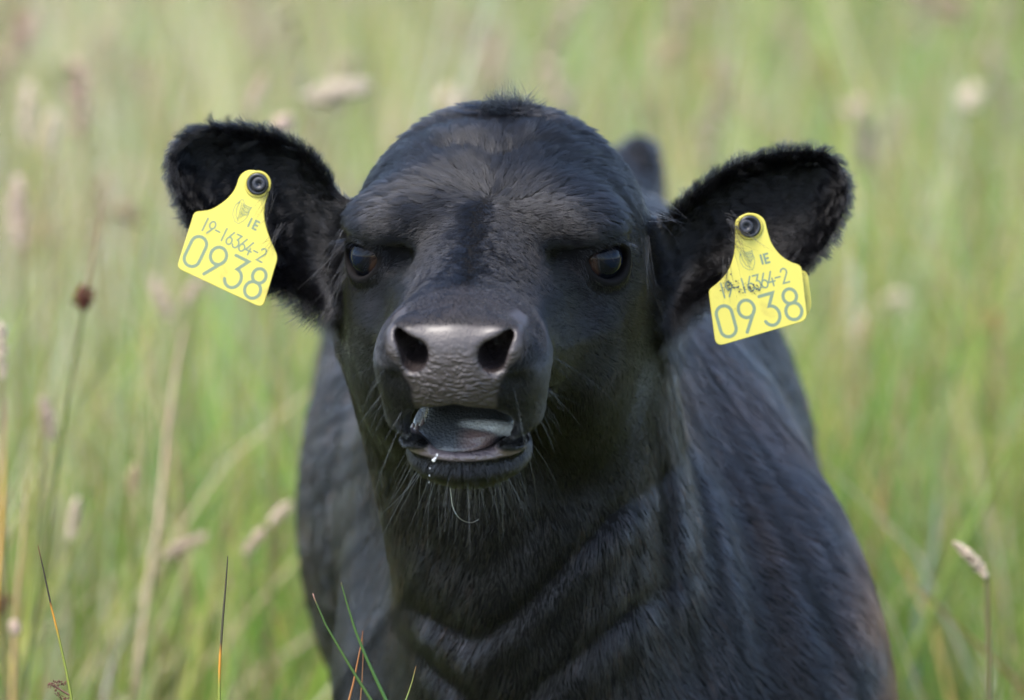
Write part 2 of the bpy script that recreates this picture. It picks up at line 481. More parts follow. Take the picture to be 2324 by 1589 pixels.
# wrinkles of the nose: warped, stretched ridges
mp = N.new('ShaderNodeMapping'); mp.inputs['Scale'].default_value = (1.8, 1.9, 4.2); L.new(hp.outputs['Vector'], mp.inputs['Vector'])
nw = N.new('ShaderNodeTexNoise'); nw.inputs['Scale'].default_value = 0.8; nw.inputs['Detail'].default_value = 3; L.new(hp.outputs['Vector'], nw.inputs['Vector'])
ad = N.new('ShaderNodeMixRGB'); ad.blend_type = 'ADD'; ad.inputs[0].default_value = 1.0; L.new(mp.outputs[0], ad.inputs[1]); L.new(nw.outputs['Color'], ad.inputs[2])
vo = N.new('ShaderNodeTexVoronoi'); vo.feature = 'SMOOTH_F1'; vo.inputs['Scale'].default_value = 1.15; vo.inputs['Smoothness'].default_value = 0.6; L.new(ad.outputs[0], vo.inputs['Vector'])
sm_ = N.new('ShaderNodeVectorMath'); sm_.operation = 'MULTIPLY'; sm_.inputs[1].default_value = (3.5, 3.5, 3.5); L.new(nw.outputs['Color'], sm_.inputs[0]); L.new(sm_.outputs[0], ad.inputs[2])
sxp = N.new('ShaderNodeSeparateXYZ'); L.new(hp.outputs['Vector'], sxp.inputs[0])
fade = N.new('ShaderNodeMapRange'); fade.inputs[1].default_value = 2.9; fade.inputs[2].default_value = 1.5; fade.inputs[3].default_value = 0.12; fade.inputs[4].default_value = 1.0; L.new(sxp.outputs[2], fade.inputs[0])
vo2 = N.new('ShaderNodeMath'); vo2.operation = 'MULTIPLY'; L.new(vo.outputs['Distance'], vo2.inputs[0]); L.new(fade.outputs[0], vo2.inputs[1])
fn = N.new('ShaderNodeTexNoise'); fn.inputs['Scale'].default_value = 9; fn.inputs['Detail'].default_value = 4; L.new(hp.outputs['Vector'], fn.inputs['Vector'])
hs = N.new('ShaderNodeMath'); hs.operation = 'MULTIPLY_ADD'; hs.inputs[1].default_value = 0.22; L.new(fn.outputs[0], hs.inputs[0]); L.new(vo2.outputs[0], hs.inputs[2])
bu = N.new('ShaderNodeBump'); bu.invert = True; bu.inputs['Distance'].default_value = 0.0013
L.new(hs.outputs[0], bu.inputs['Height']); L.new(bare.outputs['Fac'], bu.inputs['Strength']); L.new(bu.outputs[0], p.inputs['Normal'])
L.new(mixf(t, inner.outputs['Fac'], mixf(t, bare.outputs['Fac'], 0.0, 0.13), 0.0), p.inputs['Coat Weight']); p.inputs['Coat Roughness'].default_value = 0.22
body = link('body', me, m_skin, calf)

# ------------------------------------------------------------------ hair
def ear_grad(P):
    g = np.zeros((len(P), 2)); d2 = np.full(len(P), 9.0)
    for Vp, s in EAR:
        k = P[:, 0] * s > 7.0
        if not k.any(): continue
        pp = P[k][:, [0, 2]]; e = 0.15
        d0 = poly_sdf(pp, Vp); gx = poly_sdf(pp + [e, 0], Vp) - d0; gy = poly_sdf(pp + [0, e], Vp) - d0
        d2[k] = d0; g[k] = np.stack([gx, gy], 1) / e
    return d2, g
def is_ear(P, Nn):
    """0..1: how much a skin point belongs to an ear"""
    h = toH(P); x = np.abs(P[:, 0] + 0.9)
    return sstep(8.9, 10.2, x) * ((P[:, 1] < 14) & (P[:, 1] > -3)) * sstep(-1.5, 1.5, P[:, 2])

def noise3(P, sc_, seed):
    r = np.random.default_rng(seed); o = np.zeros(len(P))
    for k in range(6):
        v = r.normal(size=3); v = v / np.linalg.norm(v) * sc_ * (0.6 + 0.25 * k); o += np.sin(P @ v + r.uniform(0, 6.28)) / (1 + .25 * k)
    return o / 3.2

WH = np.array([4.7, 0.25, 6.1]); PW = np.array([-6.5, 0.3, 8.0])
def hair_fields(P, Nn):
    """direction (tangent), length (cm), lift, density weight"""
    h = toH(P); hn = Nn @ RH.T
    a, b, c = h.T; ab = np.abs(b); sb = np.sign(b)
    q = h - WH; rad = q - (q * hn).sum(1, keepdims=True) * hn; rad = nrm(rad)
    rad = nrm(rad + 0.30 * np.cross(hn, rad) * np.exp(-(np.linalg.norm(q, axis=1, keepdims=True) / 5) ** 2))
    # hair that fanned up the forehead sweeps out sideways at the poll
    swp = np.stack([-0.25 + 0 * a, sb * 1.0, -0.2 + 0 * a], 1)
    dH = rad + swp * (sstep(1, -5, a) * sstep(1.0, 4.5, ab))[:, None] * 0.9
    q2 = h - PW; r2 = nrm(q2 - (q2 * hn).sum(1, keepdims=True) * hn)
    wp = np.exp(-(np.linalg.norm(q2 * [1, .8, 1], axis=1) / 3.2) ** 2)
    dH = dH * (1 - wp)[:, None] + r2 * wp[:, None]
    wb = sstep(3.8, 6.4, a) * sstep(1.0, 3.0, c)
    dH = dH * (1 - 0.75 * wb)[:, None] + np.stack([0.30 + 0 * a, 0.60 * np.tanh(2.2 * (b + 0.35 * noise3(P, 1.5, 8))), 0 * a], 1) * wb[:, None]
    side = np.stack([-0.9 + 0 * a, 0.10 * sb, -0.75 + 0 * a], 1)
    ws = np.clip(sstep(3.6, 0.8, c + 0.12 * (a - 6)) + 0.0, 0, 1) * sstep(2.5, 5.0, ab + 0.14 * a)
    dH = dH * (1 - ws)[:, None] + side * ws[:, None]
    # muzzle: short coat radiating back and, on the flews, down and out
    wm = sstep(12.5, 14.5, a) * sstep(1.6, 0.6, c)
    dH = dH * (1 - wm)[:, None] + np.stack([0.2 + 0 * a, 0.55 * sb, -0.9 + 0 * a], 1) * wm[:, None]
    wj = sstep(-4.6, -5.4, c) * sstep(-1, 3, a)
    dH = dH * (1 - wj)[:, None] + np.stack([-0.15 + 0 * a, 0.25 * sb, -1 + 0 * a], 1) * wj[:, None]
    d = nrm(dH) @ RH
    x, f, u = P.T
    body_d = np.stack([0.04 + 0.055 * np.clip(x - 7, -6, 13) * sstep(-2, -12, u) + 0 * x, 0.45 + 0.0 * f, -0.85 + 0.0 * f], 1)
    wn = np.maximum(sstep(4.0, 9.0, f + 0.25 * np.clip(-u - 2, 0, 12) * 1.0), sstep(-8, -11, u))
    wn = wn * (1 - sstep(6, 9, u) * sstep(14, 10, f))
    wn = np.where(wj > .5, np.minimum(wn, 0.2), wn)
    d = d * (1 - wn)[:, None] + nrm(body_d) * wn[:, None]
    L = 0.6 + 0.95 * sstep(6, 1, a) * sstep(2.5, 4.5, c) + 0.5 * wp
    L = L * (1 - 0.45 * sstep(11, 15, a)) 
    L = np.where((a > 11) & (wj > .5), 0.55, L)
    L = L * (1 - wn) + 1.25 * wn
    L = L + 0.7 * sstep(-6.2, -7.2, c) * sstep(8, 11, a) * (a > 6)
    lift = 0.20 - 0.07 * sstep(6, 1, a) * sstep(2.5, 4.5, c) + 0.20 * wb + 0.75 * wp + 0.15 * wm + 0.02 * wn
    # eyes
    qq, op, rr = eye_local(P)
    ne = np.exp(-(np.maximum(op, 0) / 0.9) ** 2) * (rr < 4.2)
    L = L * (1 - 0.6 * ne)
    # ears
    we = is_ear(P, Nn)
    if (we > 0).any():
        k = we > 0
        d2, g = ear_grad(P[k])
        s = np.sign(P[k][:, 0])
        out = np.stack([s * 1.0, -0.25 + 0 * s, 0.25 - 0.035 * (np.abs(P[k][:, 0]) - 10) * 2.2], 1)
        edge = sstep(-2.2, -0.2, d2)[:, None]
        gd = np.stack([g[:, 0], -0.15 + 0 * s, g[:, 1]], 1)
        curl = np.stack([0.5 * np.sin(P[k][:, 2] * 0.9 + s), 0 * s, 0.5 * np.cos(P[k][:, 0] * 0.8)], 1) * sstep(14, 17, np.abs(P[k][:, 0]))[:, None]
        lowe = (sstep(4.5, 1.5, P[k][:, 2] - 0.25 * (np.abs(P[k][:, 0]) - 9)) * sstep(16.0, 12.0, np.abs(P[k][:, 0])))[:, None]
        de = nrm(out * (1 - 0.62 * edge) + gd * edge * 0.85 + curl + lowe * np.array([0, -0.1, -0.7]))
        wk = we[k][:, None]
        d[k] = d[k] * (1 - wk) + de * wk
        low = sstep(4.5, 1.5, P[k][:, 2] - 0.25 * (np.abs(P[k][:, 0]) - 9))
        L[k] = L[k] * (1 - we[k]) + (1.15 + 0.0 * edge[:, 0] + 1.6 * low * sstep(16.0, 12.0, np.abs(P[k][:, 0]))) * we[k]
        lift[k] = lift[k] * (1 - we[k]) + 0.42 * we[k]
    return d, L, lift, wn, we, ne, op, rr, qq

TRI = np.concatenate([F[:, [0, 1, 2]], F[:, [0, 2, 3]]])
def sample(n, wfun):
    A = V[TRI[:, 0]]; B = V[TRI[:, 1]]; C = V[TRI[:, 2]]
    area = np.linalg.norm(np.cross(B - A, C - A), axis=1) / 2
    cen = (A + B + C) / 3; nn = nrm(np.cross(B - A, C - A))
    p_ = area * wfun(cen, nn); cdf = np.cumsum(p_)
    i = np.searchsorted(cdf, rng.random(n) * cdf[-1]); i = np.minimum(i, len(TRI) - 1)
    r1 = np.sqrt(rng.random(n)); r2 = rng.random(n)
    wA, wB, wC = 1 - r1, r1 * (1 - r2), r1 * r2
    P = A[i] * wA[:, None] + B[i] * wB[:, None] + C[i] * wC[:, None]
    Nn = nrm(VN[TRI[i, 0]] * wA[:, None] + VN[TRI[i, 1]] * wB[:, None] + VN[TRI[i, 2]] * wC[:, None])
    return P, Nn
def facing(cen, nn): return np.where(nn[:, 1] < 0.15, 1.0, np.where(nn[:, 1] < 0.6, 0.45, 0.12))
def head_w(c, n):
    h = toH(c); dd = np.linalg.norm(c - [0, 2, 3], axis=1)
    w_ = facing(c, n) * ((c[:, 1] < 13) & (c[:, 2] > -9) & (dd < 27))
    e = (np.abs(c[:, 0] + .9) > 9.6)
    return w_ * np.where(e, 1.1, 1.0) * np.where(h[:, 0] > 12, 1.5, 1)
def neck_w(c, n):
    return facing(c, n) * (head_w(c, n * 0 - 1) == 0) * (c[:, 1] < 48) * (c[:, 2] > -30)
def back_w(c, n):
    return facing(c, n) * (((c[:, 1] >= 48) | (c[:, 2] <= -30)) & (c[:, 1] < 140)) * np.where(c[:, 2] < -50, 0.12, 1.0)

def curves_object(name, pts, rad, colr, m, parent):
    """pts (n,k,3) cm in the modelling frame"""
    n, k = pts.shape[:2]
    hc = bpy.data.hair_curves.new(name); hc.add_curves([k] * n)
    hc.attributes['position'].data.foreach_set('vector', M2W(pts.reshape(-1, 3)).astype(np.float32).ravel())
    ra = hc.attributes.get('radius') or hc.attributes.new('radius', 'FLOAT', 'POINT')
    ra.data.foreach_set('value', (rad * 0.01).astype(np.float32).ravel())
    if colr is not None:
        ca = hc.attributes.new('hcol', 'FLOAT_COLOR', 'CURVE')
        ca.data.foreach_set('color', np.concatenate([colr, np.ones((n, 1))], 1).astype(np.float32).ravel())
    hc.materials.append(m)
    o = bpy.data.objects.new(name, hc); col.objects.link(o)
    if parent is not None:
        o.parent = parent; bpy.context.view_layer.update(); o.matrix_parent_inverse = parent.matrix_world.inverted()
    return o

def coat(n, wfun, k, r0, seed, clump=0.6, per=26):
    P, Nn = sample(n, wfun)
    pad, lip, inn = bare_masks(P)
    d, L, lift, wn, we, ne, op, rr, qq = hair_fields(P, Nn)
    keep = (np.maximum(pad, lip) < 0.45) & (inn < 0.4) & ~((op < 0.26) & (rr < 3.2) & (qq[:, 0] > -.2))
    keep &= (pad < 0.05) | (rng.random(len(P)) < 0.6)
    hk = toH(P); keep &= (rng.random(len(P)) > 0.5 * sstep(13.0, 15.0, hk[:, 0]) * sstep(1.5, 3.0, hk[:, 2]))
    P, Nn, d, L, lift, wn, we, ne = [x[keep] for x in (P, Nn, d, L, lift, wn, we, ne)]
    d = d - (d * Nn).sum(1, keepdims=True) * Nn; d = nrm(d)
    s_ = np.cross(Nn, d)
    # coherent waviness at two scales, plus a little disorder per hair
    wp_ = np.exp(-(np.linalg.norm((toH(P) - PW) * [1, .8, 1], axis=1) / 3.0) ** 2)
    hh_ = toH(P); wb_ = sstep(3.8, 6.4, hh_[:, 0]) * sstep(1.0, 3.0, hh_[:, 2]) * (1 - wn)
    wv = (0.22 * noise3(P, 1.1, seed) + 0.20 * noise3(P, 3.2, seed + 1)) * (1 - 0.85 * wn) + rng.normal(size=len(P)) * (0.06 + 0.20 * we + 0.45 * wp_ + 0.55 * wb_ + 0.28 * wn * sstep(26, 45, P[:, 1]))
    d = nrm(d + wv[:, None] * s_)
    lf = lift * (0.75 + 0.5 * rng.random(len(P))) * (1 + wp_ * rng.random(len(P))) + 0.10 * noise3(P, 2.2, seed + 5)
    Lr = L * (0.65 + 0.5 * rng.random(len(P)))
    tt = np.linspace(0, 1, k)[None, :, None]
    base = P[:, None, :] - 0.03 * Nn[:, None, :]
    bend = (0.22 * rng.normal(size=len(P)) * (0.4 + we))[:, None, None] * s_[:, None, :]
    pts = base + Lr[:, None, None] * (tt * nrm(d + lf[:, None] * 1.5 * Nn)[:, None, :] * 0.95 - (tt ** 2) * 0.45 * lf[:, None, None] * Nn[:, None, :] + tt ** 2 * bend)
    # tufts: tips lean to the tip of the nearest leader
    from mathutils.kdtree import KDTree
    lead = rng.choice(len(P), max(len(P) // per, 1), replace=False)
    kd = KDTree(len(lead))
    for j, q in enumerate(P[lead]): kd.insert(q, j)
    kd.balance()
    nn_ = np.array([kd.find(q)[1] for q in P])
    tgt = pts[lead[nn_]]
    cl = (clump * (0.7 + 0.6 * rng.random(len(P))) * sstep(0.3, 1.0, L) * (1 - 0.15 * we))[:, None, None]
    ok = (np.linalg.norm(tgt[:, 0] - pts[:, 0], axis=1) < 1.6)[:, None, None]
    pts = pts + (tgt - pts) * cl * tt ** 1.5 * ok
    rad = r0 * (1 - 0.85 * np.linspace(0, 1, k)[None] ** 1.6) * (0.8 + 0.5 * rng.random((len(P), 1)))
    # colour: black with a rusty cast where the coat has bleached
    rust = sstep(0.0, 0.9, noise3(P, 0.25, 3) * 0.5 + 0.25 * noise3(P, 1.1, 31)) * wn * 0.25
    rust = rust + sstep(18.5, 23, P[:, 0]) * sstep(-9, -18, P[:, 2]) * 0.9 * wn * sstep(-0.5, 0.6, noise3(P, 0.8, 77) + 0.5)
    rust = np.clip(rust + (rng.random(len(P)) < 0.06) * wn * 0.9, 0, 1)
    g = (0.65 + 0.5 * rng.random(len(P))) * (0.65 + 0.75 * rng.random(len(lead)) ** 1.5)[nn_]
    ang = np.arctan2(P[:, 0] - 7.5, -(P[:, 2] - 6)); rdl = np.hypot(P[:, 0] - 7.5, P[:, 2] - 6)
    stk = sum(np.sin(ang * f_ + ph + 0.12 * rdl * sg) for f_, ph, sg in ((31, 0, 1), (53, 1, -1), (77, 4, .6), (118, 2, -.7))) / 2.2
    g = g * (1 + wn * 0.6 * np.clip(stk, -1.3, 1.5)) * (1 + 0.4 * wn) * (1 - 0.35 * we)  # streaky highlights painted into the neck and body hair colour
    blk = np.array([0.0060, 0.0060, 0.0072]); rs = np.array([0.032, 0.013, 0.0075])
    c_ = (blk * (1 - rust[:, None]) + rs * rust[:, None]) * g[:, None]
    return pts, rad, c_

def hair_mat(name, colattr=True, c=(0.02, 0.02, 0.02), rough=0.38, spec=0.5):
    m, t, p = mat(name)
    hb = t.nodes.new('ShaderNodeBsdfHairPrincipled'); hb.parametrization = 'COLOR'
    hb.inputs['Roughness'].default_value = rough; hb.inputs['Radial Roughness'].default_value = 0.5
    hb.inputs['Random Roughness'].default_value = 0.2; hb.inputs['IOR'].default_value = 1.45
    if colattr:
        a_ = t.nodes.new('ShaderNodeAttribute'); a_.attribute_name = 'hcol'; t.links.new(a_.outputs['Color'], hb.inputs['Color'])
    else: hb.inputs['Color'].default_value = (*c, 1)
    t.links.new(hb.outputs[0], t.nodes['Material Output'].inputs['Surface']); t.nodes.remove(p)
    return m
m_coat = hair_mat('calf_coat', rough=0.27)
NH = 1.0
pA, rA, cA = coat(int(480000 * NH), head_w, 5, 0.0075, 11, per=34)
pB, rB, cB = coat(int(190000 * NH), neck_w, 5, 0.012, 21, clump=0.25)
pC, rC, cC = coat(int(90000 * NH), back_w, 5, 0.022, 41, per=14)
co = curves_object('coat', np.concatenate([pA, pB, pC]), np.concatenate([rA, rB, rC]), np.concatenate([cA, cB, cC]), m_coat, calf)
tag(co, 'short glossy black coat with loose folds on the throat', kind='stuff')
LOG.append(time.time() - T0)

# forelock: a small ragged tuft on the poll
hn_ = 2600
fh = np.stack([PW[0] + 1.0 + rng.normal(0, 0.9, hn_), PW[1] + 0.55 + rng.normal(0, 1.15, hn_), np.full(hn_, 7.9)], 1)
fP = fh @ RH + HO
for _ in range(6):
    dd_ = sdf(fP); fP = fP - dd_[:, None] * ax_c[None]
fd_ = np.stack([0.5 + 0.5 * rng.normal(size=hn_), 0.55 * (fh[:, 1] - PW[1] - .5) + 0.45 * rng.normal(size=hn_), 0.95 + 0.2 * rng.normal(size=hn_)], 1)
fd_ = nrm(fd_) @ RH
fl_ = 0.7 + 1.5 * rng.random(hn_) * np.exp(-((fh[:, 1] - PW[1] - .5) / 1.6) ** 2)
ttf = np.linspace(0, 1, 5)[None, :, None]
fpt = fP[:, None] + fl_[:, None, None] * (ttf * fd_[:, None] + ttf ** 2 * (0.35 * rng.normal(size=(hn_, 1, 3)) + np.array([0, 0, -0.18])))
fln = rng.choice(hn_, 90, replace=False); fnn = np.linalg.norm(fP[:, None] - fP[fln][None], axis=2).argmin(1)
fpt = fpt + (fpt[fln[fnn]] - fpt) * 0.6 * ttf ** 1.5
frd = 0.010 * (1 - 0.8 * np.linspace(0, 1, 5)[None] ** 1.5) * np.ones((hn_, 1))
tag(curves_object('forelock', fpt, frd, np.tile([[.006, .006, .007]], (hn_, 1)) * (.6 + .8 * rng.random((hn_, 1))), m_coat, calf), kind='stuff')

# whiskers, chin hairs, lashes
def strands(roots, dirs, lens, k, droop, r0, curlv=0.2):
    n = len(roots); tt = np.linspace(0, 1, k)[None, :, None]
    side = nrm(np.cross(dirs, rng.normal(size=(n, 3))))
    pts = roots[:, None] + lens[:, None, None] * (tt * dirs[:, None] + tt ** 2 * (np.array([0, 0, -1.0]) * droop + side[:, None] * curlv * rng.normal(size=(n, 1, 1))))
    rad = r0 * (1 - 0.8 * np.linspace(0, 1, k)[None] ** 1.3) * np.ones((n, 1))
    return pts, rad
def muz_w(c, n):
    h = toH(c); a, b, cc = h[:, 0], np.abs(h[:, 1]), h[:, 2]
    fl = (a > 11.5) & (cc < 1.0) & (cc > -4.5) & (b > 2.8)
    ch = (a > 8.5) & (cc < -5.6)
    return fl * 1.0 + ch * 2.2
Pw, Nw = sample(130, muz_w)
hw = toH(Pw); pd, lp, iw = bare_masks(Pw); k_ = (pd < .1) & (lp < .1) & (iw < .1); Pw, Nw, hw = Pw[k_], Nw[k_], hw[k_]
chin = hw[:, 2] < -5
dw = nrm(Nw * 0.9 + np.stack([0.15 * np.sign(hw[:, 1]), 0.15 + 0 * hw[:, 0], -0.75 - 0.5 * chin], 1) + 0.34 * rng.normal(size=Nw.shape))
lw = np.where(chin, 2.6, 2.1) * (0.45 + 0.9 * rng.random(len(Pw)))
p1, r1 = strands(Pw, dw, lw, 7, 0.25, 0.006)
# a few long ones with a bright curl
sp = np.array([PX(1035, 1150, -9), PX(1150, 1195, -8), PX(1250, 1010, -10), PX(1225, 930, -12)])
sdv = nrm(np.array([[-.1, 0, -1], [.1, 0, -1], [0.5, 0, -.9], [.9, .1, -.4]])); sl = np.array([1.2, 0.5, 3.6, 3.2])
m_wh = hair_mat('whisker_hair', False, (0.011, 0.011, 0.011), 0.3)
p2, r2 = strands(Pw[:22], dw[:22], lw[:22] * 1.5, 7, 0.3, 0.009)
wk = curves_object('whiskers', np.concatenate([p1, p2]), np.concatenate([r1, r2]), None, m_wh, calf)
# the pale curled hair below the chin
tt = np.linspace(0, 1, 9)
def pxline(pts, f): return np.array([PX(x, y, f) for x, y in pts])
def resample(P, k):
    P = np.asarray(P); s_ = np.concatenate([[0], np.cumsum(np.linalg.norm(np.diff(P, axis=0), axis=1))]); t_ = np.linspace(0, s_[-1], k)
    return np.stack([np.interp(t_, s_, P[:, i]) for i in range(3)], 1)
cur = resample(pxline([(1020, 1095), (1027, 1150), (1037, 1172), (1056, 1184), (1072, 1186), (1087, 1178)], -8.5), 9)[None]
m_pale = hair_mat('pale_hair', False, (0.55, 0.52, 0.45), 0.3)
tag(curves_object('chin_curl', cur, np.full((1, 9), 0.018), None, m_pale, calf), 'single pale curled hair under the chin')
# lashes
lr, ld, ll = [], [], []
for sgn in (-1, 1):
    for j in range(46):
        phi = math.radians(rng.uniform(20, 165)); up_ = math.sin(phi)
        tl, vl = 1.42 * math.cos(phi) * 1.05, 0.96 * math.sin(phi) * 1.1
        nl = math.sqrt(max((EYE_R + 0.3) ** 2 - tl * tl - vl * vl, 0.2))
        q = np.array([nl, tl, vl]) @ EYE_BAS + EYE_C
        dq = nrm(np.array([0.9, 0.45 * math.cos(phi), 0.25]) @ EYE_BAS + 0.12 * rng.normal(size=3))
        q[1] *= sgn; dq[1] *= sgn
        lr.append(q @ RH + HO); ld.append(dq @ RH); ll.append(rng.uniform(0.7, 1.5))
p3, r3 = strands(np.array(lr), np.array(ld), np.array(ll), 6, 0.45, 0.011, 0.08)
m_lash = hair_mat('lash_hair', False, (0.008, 0.008, 0.009), 0.3)
curves_object('eyelashes', p3, r3, None, m_lash, calf)
# loose strands where the ears join the head and on the face
rs_, ds_, ls_ = [], [], []
for (x0, y0, x1, y1, n_, f_) in ((792, 520, 690, 640, 16, 0), (790, 600, 720, 690, 26, -0.5), (1462, 560, 1478, 700, 30, 0), (1468, 480, 1440, 420, 12, 1), (800, 780, 740, 800, 14, -3), (1475, 470, 1580, 520, 12, 1)):
    for j in range(n_):
        A = PX(x0 + rng.uniform(-12, 12), y0 + rng.uniform(-35, 35), f_ + rng.uniform(-.6, .6)); B = PX(x1 + rng.uniform(-25, 25), y1 + rng.uniform(-30, 30), f_ - 1 + rng.uniform(-1, 1))
        rs_.append(A); ds_.append(nrm(B - A)); ls_.append(np.linalg.norm(B - A) * rng.uniform(.5, 1))
p4, r4 = strands(np.array(rs_), np.array(ds_), np.array(ls_), 7, 0.12, 0.008, 0.15)
curves_object('guard_hairs', p4, r4, None, m_lash, calf)

so_, sd2, sl2 = [], [], []
for (x0, y0, x1, y1, n_) in ((618, 418, 598, 430, 26), (612, 450, 598, 476, 20), (640, 520, 608, 560, 12), (1655, 500, 1690, 520, 26), (1660, 540, 1680, 560, 22), (1650, 600, 1640, 640, 12)):
    for j in range(n_):
        A = PX(x0 + rng.normal() * 7, y0 + rng.normal() * 14, 2.9); B = PX(x1 + rng.normal() * 10, y1 + rng.normal() * 14, 2.2)
        so_.append(A); sd2.append(nrm(B - A)); sl2.append(np.linalg.norm(B - A) * rng.uniform(.7, 1.6))
p5, r5 = strands(np.array(so_), np.array(sd2), np.array(sl2), 6, 0.15, 0.011, 0.15)
curves_object('stray_ear_hairs', p5, r5, None, m_lash, calf)

# ------------------------------------------------------------------ small surface helper for tongue
def nets(fn, lo, hi, h):
    lo = np.array(lo, float); n = np.ceil((np.array(hi) - lo) / h).astype(int) + 1
    g = np.stack(np.meshgrid(*[np.arange(k) for k in n], indexing='ij'), -1)
    v = fn(g.reshape(-1, 3) * h + lo).reshape(n); neg = v < 0
    S = tuple(n - 1); acc = np.zeros(S + (3,)); m = np.zeros(S)
    cs = [(x, y, z) for x in (0, 1) for y in (0, 1) for z in (0, 1)]
    for p_ in cs:
        for ax in range(3):
            if p_[ax]: continue
            p2 = list(p_); p2[ax] = 1
            A = v[p_[0]:p_[0] + S[0], p_[1]:p_[1] + S[1], p_[2]:p_[2] + S[2]]; B = v[p2[0]:p2[0] + S[0], p2[1]:p2[1] + S[1], p2[2]:p2[2] + S[2]]
            ch = (A < 0) != (B < 0); t_ = np.where(ch, A / np.where(ch, A - B, 1), 0)
            for k in range(3): acc[..., k] += np.where(ch, p_[k] + (t_ if k == ax else 0), 0)
            m += ch
    act = m > 0; idx = np.full(S, -1); idx[act] = np.arange(act.sum())
    Vv = (g[:S[0], :S[1], :S[2]][act] + acc[act] / m[act][:, None]) * h + lo
    Q = []
    for ax in range(3):
        o1, o2 = [(1, 2), (2, 0), (0, 1)][ax]
        s1 = [slice(0, k) for k in S]; s2 = list(s1); s2[ax] = slice(1, n[ax])
        ch = neg[tuple(s1)] != neg[tuple(s2)]; e = np.argwhere(ch); e = e[(e[:, o1] > 0) & (e[:, o2] > 0)]
        fl = neg[e[:, 0], e[:, 1], e[:, 2]]
        c_ = []
        for d1, d2 in ((-1, -1), (0, -1), (0, 0), (-1, 0)):
            x = e.copy(); x[:, o1] += d1; x[:, o2] += d2; c_.append(idx[x[:, 0], x[:, 1], x[:, 2]])
        qd = np.stack(c_, 1); qd[~fl] = qd[~fl][:, ::-1]; Q.append(qd)
    Q = np.concatenate(Q); return Vv, Q[(Q >= 0).all(1)]
def sheet(P, c, r, pitch=0.0, rollb=0.0):
    q = P - np.array(c); t_ = math.radians(pitch); a, b, cc = q.T
    a2 = a * math.cos(t_) - cc * math.sin(t_); c2 = a * math.sin(t_) + cc * math.cos(t_)
    t_ = math.radians(rollb); b2 = b * math.cos(t_) + c2 * math.sin(t_); c3 = -b * math.sin(t_) + c2 * math.cos(t_)
    return ell(np.stack([a2, b2, c3], 1), (0, 0, 0), r)
def tongue_sdf(P):
    d = sheet(P, (9.6, -0.1, -3.3), (6.0, 2.5, 1.2), 13)
    d = smin(d, sheet(P, (12.6, -0.5, -4.6), (4.0, 2.8, 0.95), 4), 0.9)
    d = smin(d, sheet(P, (12.6, 0.9, -4.05), (3.1, 2.0, 0.62), 6, 8), 0.7)
    tip = np.full(len(P), 9.0)
    th_ = np.linspace(-1.25, 1.25, 10)
    pts = [np.array([14.3 + 0.7 * math.cos(q), 1.15 + 1.9 * math.sin(q), -4.85 + 1.0 * math.cos(q)]) for q in th_]
    for A, B in zip(pts[:-1], pts[1:]): tip = np.minimum(tip, cone(P, A, B, 0.42, 0.42))
    d = smin(d, tip, 0.2)
    return d
tv, tf = nets(tongue_sdf, (3, -4, -5.6), (17.5, 4, -0.8), 0.11)
tme = mesh('tongue', M2W(fromH(tv)), tf)
tipd = np.full(len(tv), 9.0)
for q in np.linspace(-1.25, 1.25, 24): tipd = np.minimum(tipd, np.linalg.norm(tv - np.array([14.3 + 0.7 * math.cos(q), 1.15 + 1.9 * math.sin(q), -4.85 + 1.0 * math.cos(q)]), axis=1))
setf(tme, 'tip', sstep(0.62, 0.42, tipd))
setf(tme, 'pink', sstep(14.9, 15.9, tv[:, 0]) * sstep(0.42, 0.7, tipd) * sstep(-0.7, 0.6, tv[:, 1]) * sstep(3.1, 2.2, tv[:, 1]))
a_ = tme.attributes.new('hpos', 'FLOAT_VECTOR', 'POINT'); a_.data.foreach_set('vector', tv.astype(np.float32).ravel())
m_to, t, p = mat('tongue_skin')
at_ = attr('pink', t); ah = attr('hpos', t)
nzt = t.nodes.new('ShaderNodeTexNoise'); nzt.inputs['Scale'].default_value = 0.9; t.links.new(ah.outputs['Vector'], nzt.inputs['Vector'])
ct = mixc(t, nzt.outputs[0], (0.030, 0.036, 0.044, 1), (0.085, 0.094, 0.105, 1))
atp = attr('tip', t); ct = mixc(t, atp.outputs['Fac'], ct, (0.30, 0.32, 0.34, 1))  # rim highlight painted as a paler colour along the curled tip
t.links.new(mixc(t, at_.outputs['Fac'], ct, (0.13, 0.085, 0.08, 1)), p.inputs['Base Color'])
p.inputs['Roughness'].default_value = 0.5; p.inputs['Coat Weight'].default_value = 0.5; p.inputs['Coat Roughness'].default_value = 0.18
vt = t.nodes.new('ShaderNodeTexVoronoi'); vt.inputs['Scale'].default_value = 6; t.links.new(ah.outputs['Vector'], vt.inputs['Vector'])
bt = t.nodes.new('ShaderNodeBump'); bt.inputs['Strength'].default_value = 0.5; bt.inputs['Distance'].default_value = 0.0012; t.links.new(vt.outputs['Distance'], bt.inputs['Height']); t.links.new(bt.outputs[0], p.inputs['Normal'])
tag(link('tongue', tme, m_to, calf), 'grey glossy tongue with a curled tip, pink beneath')
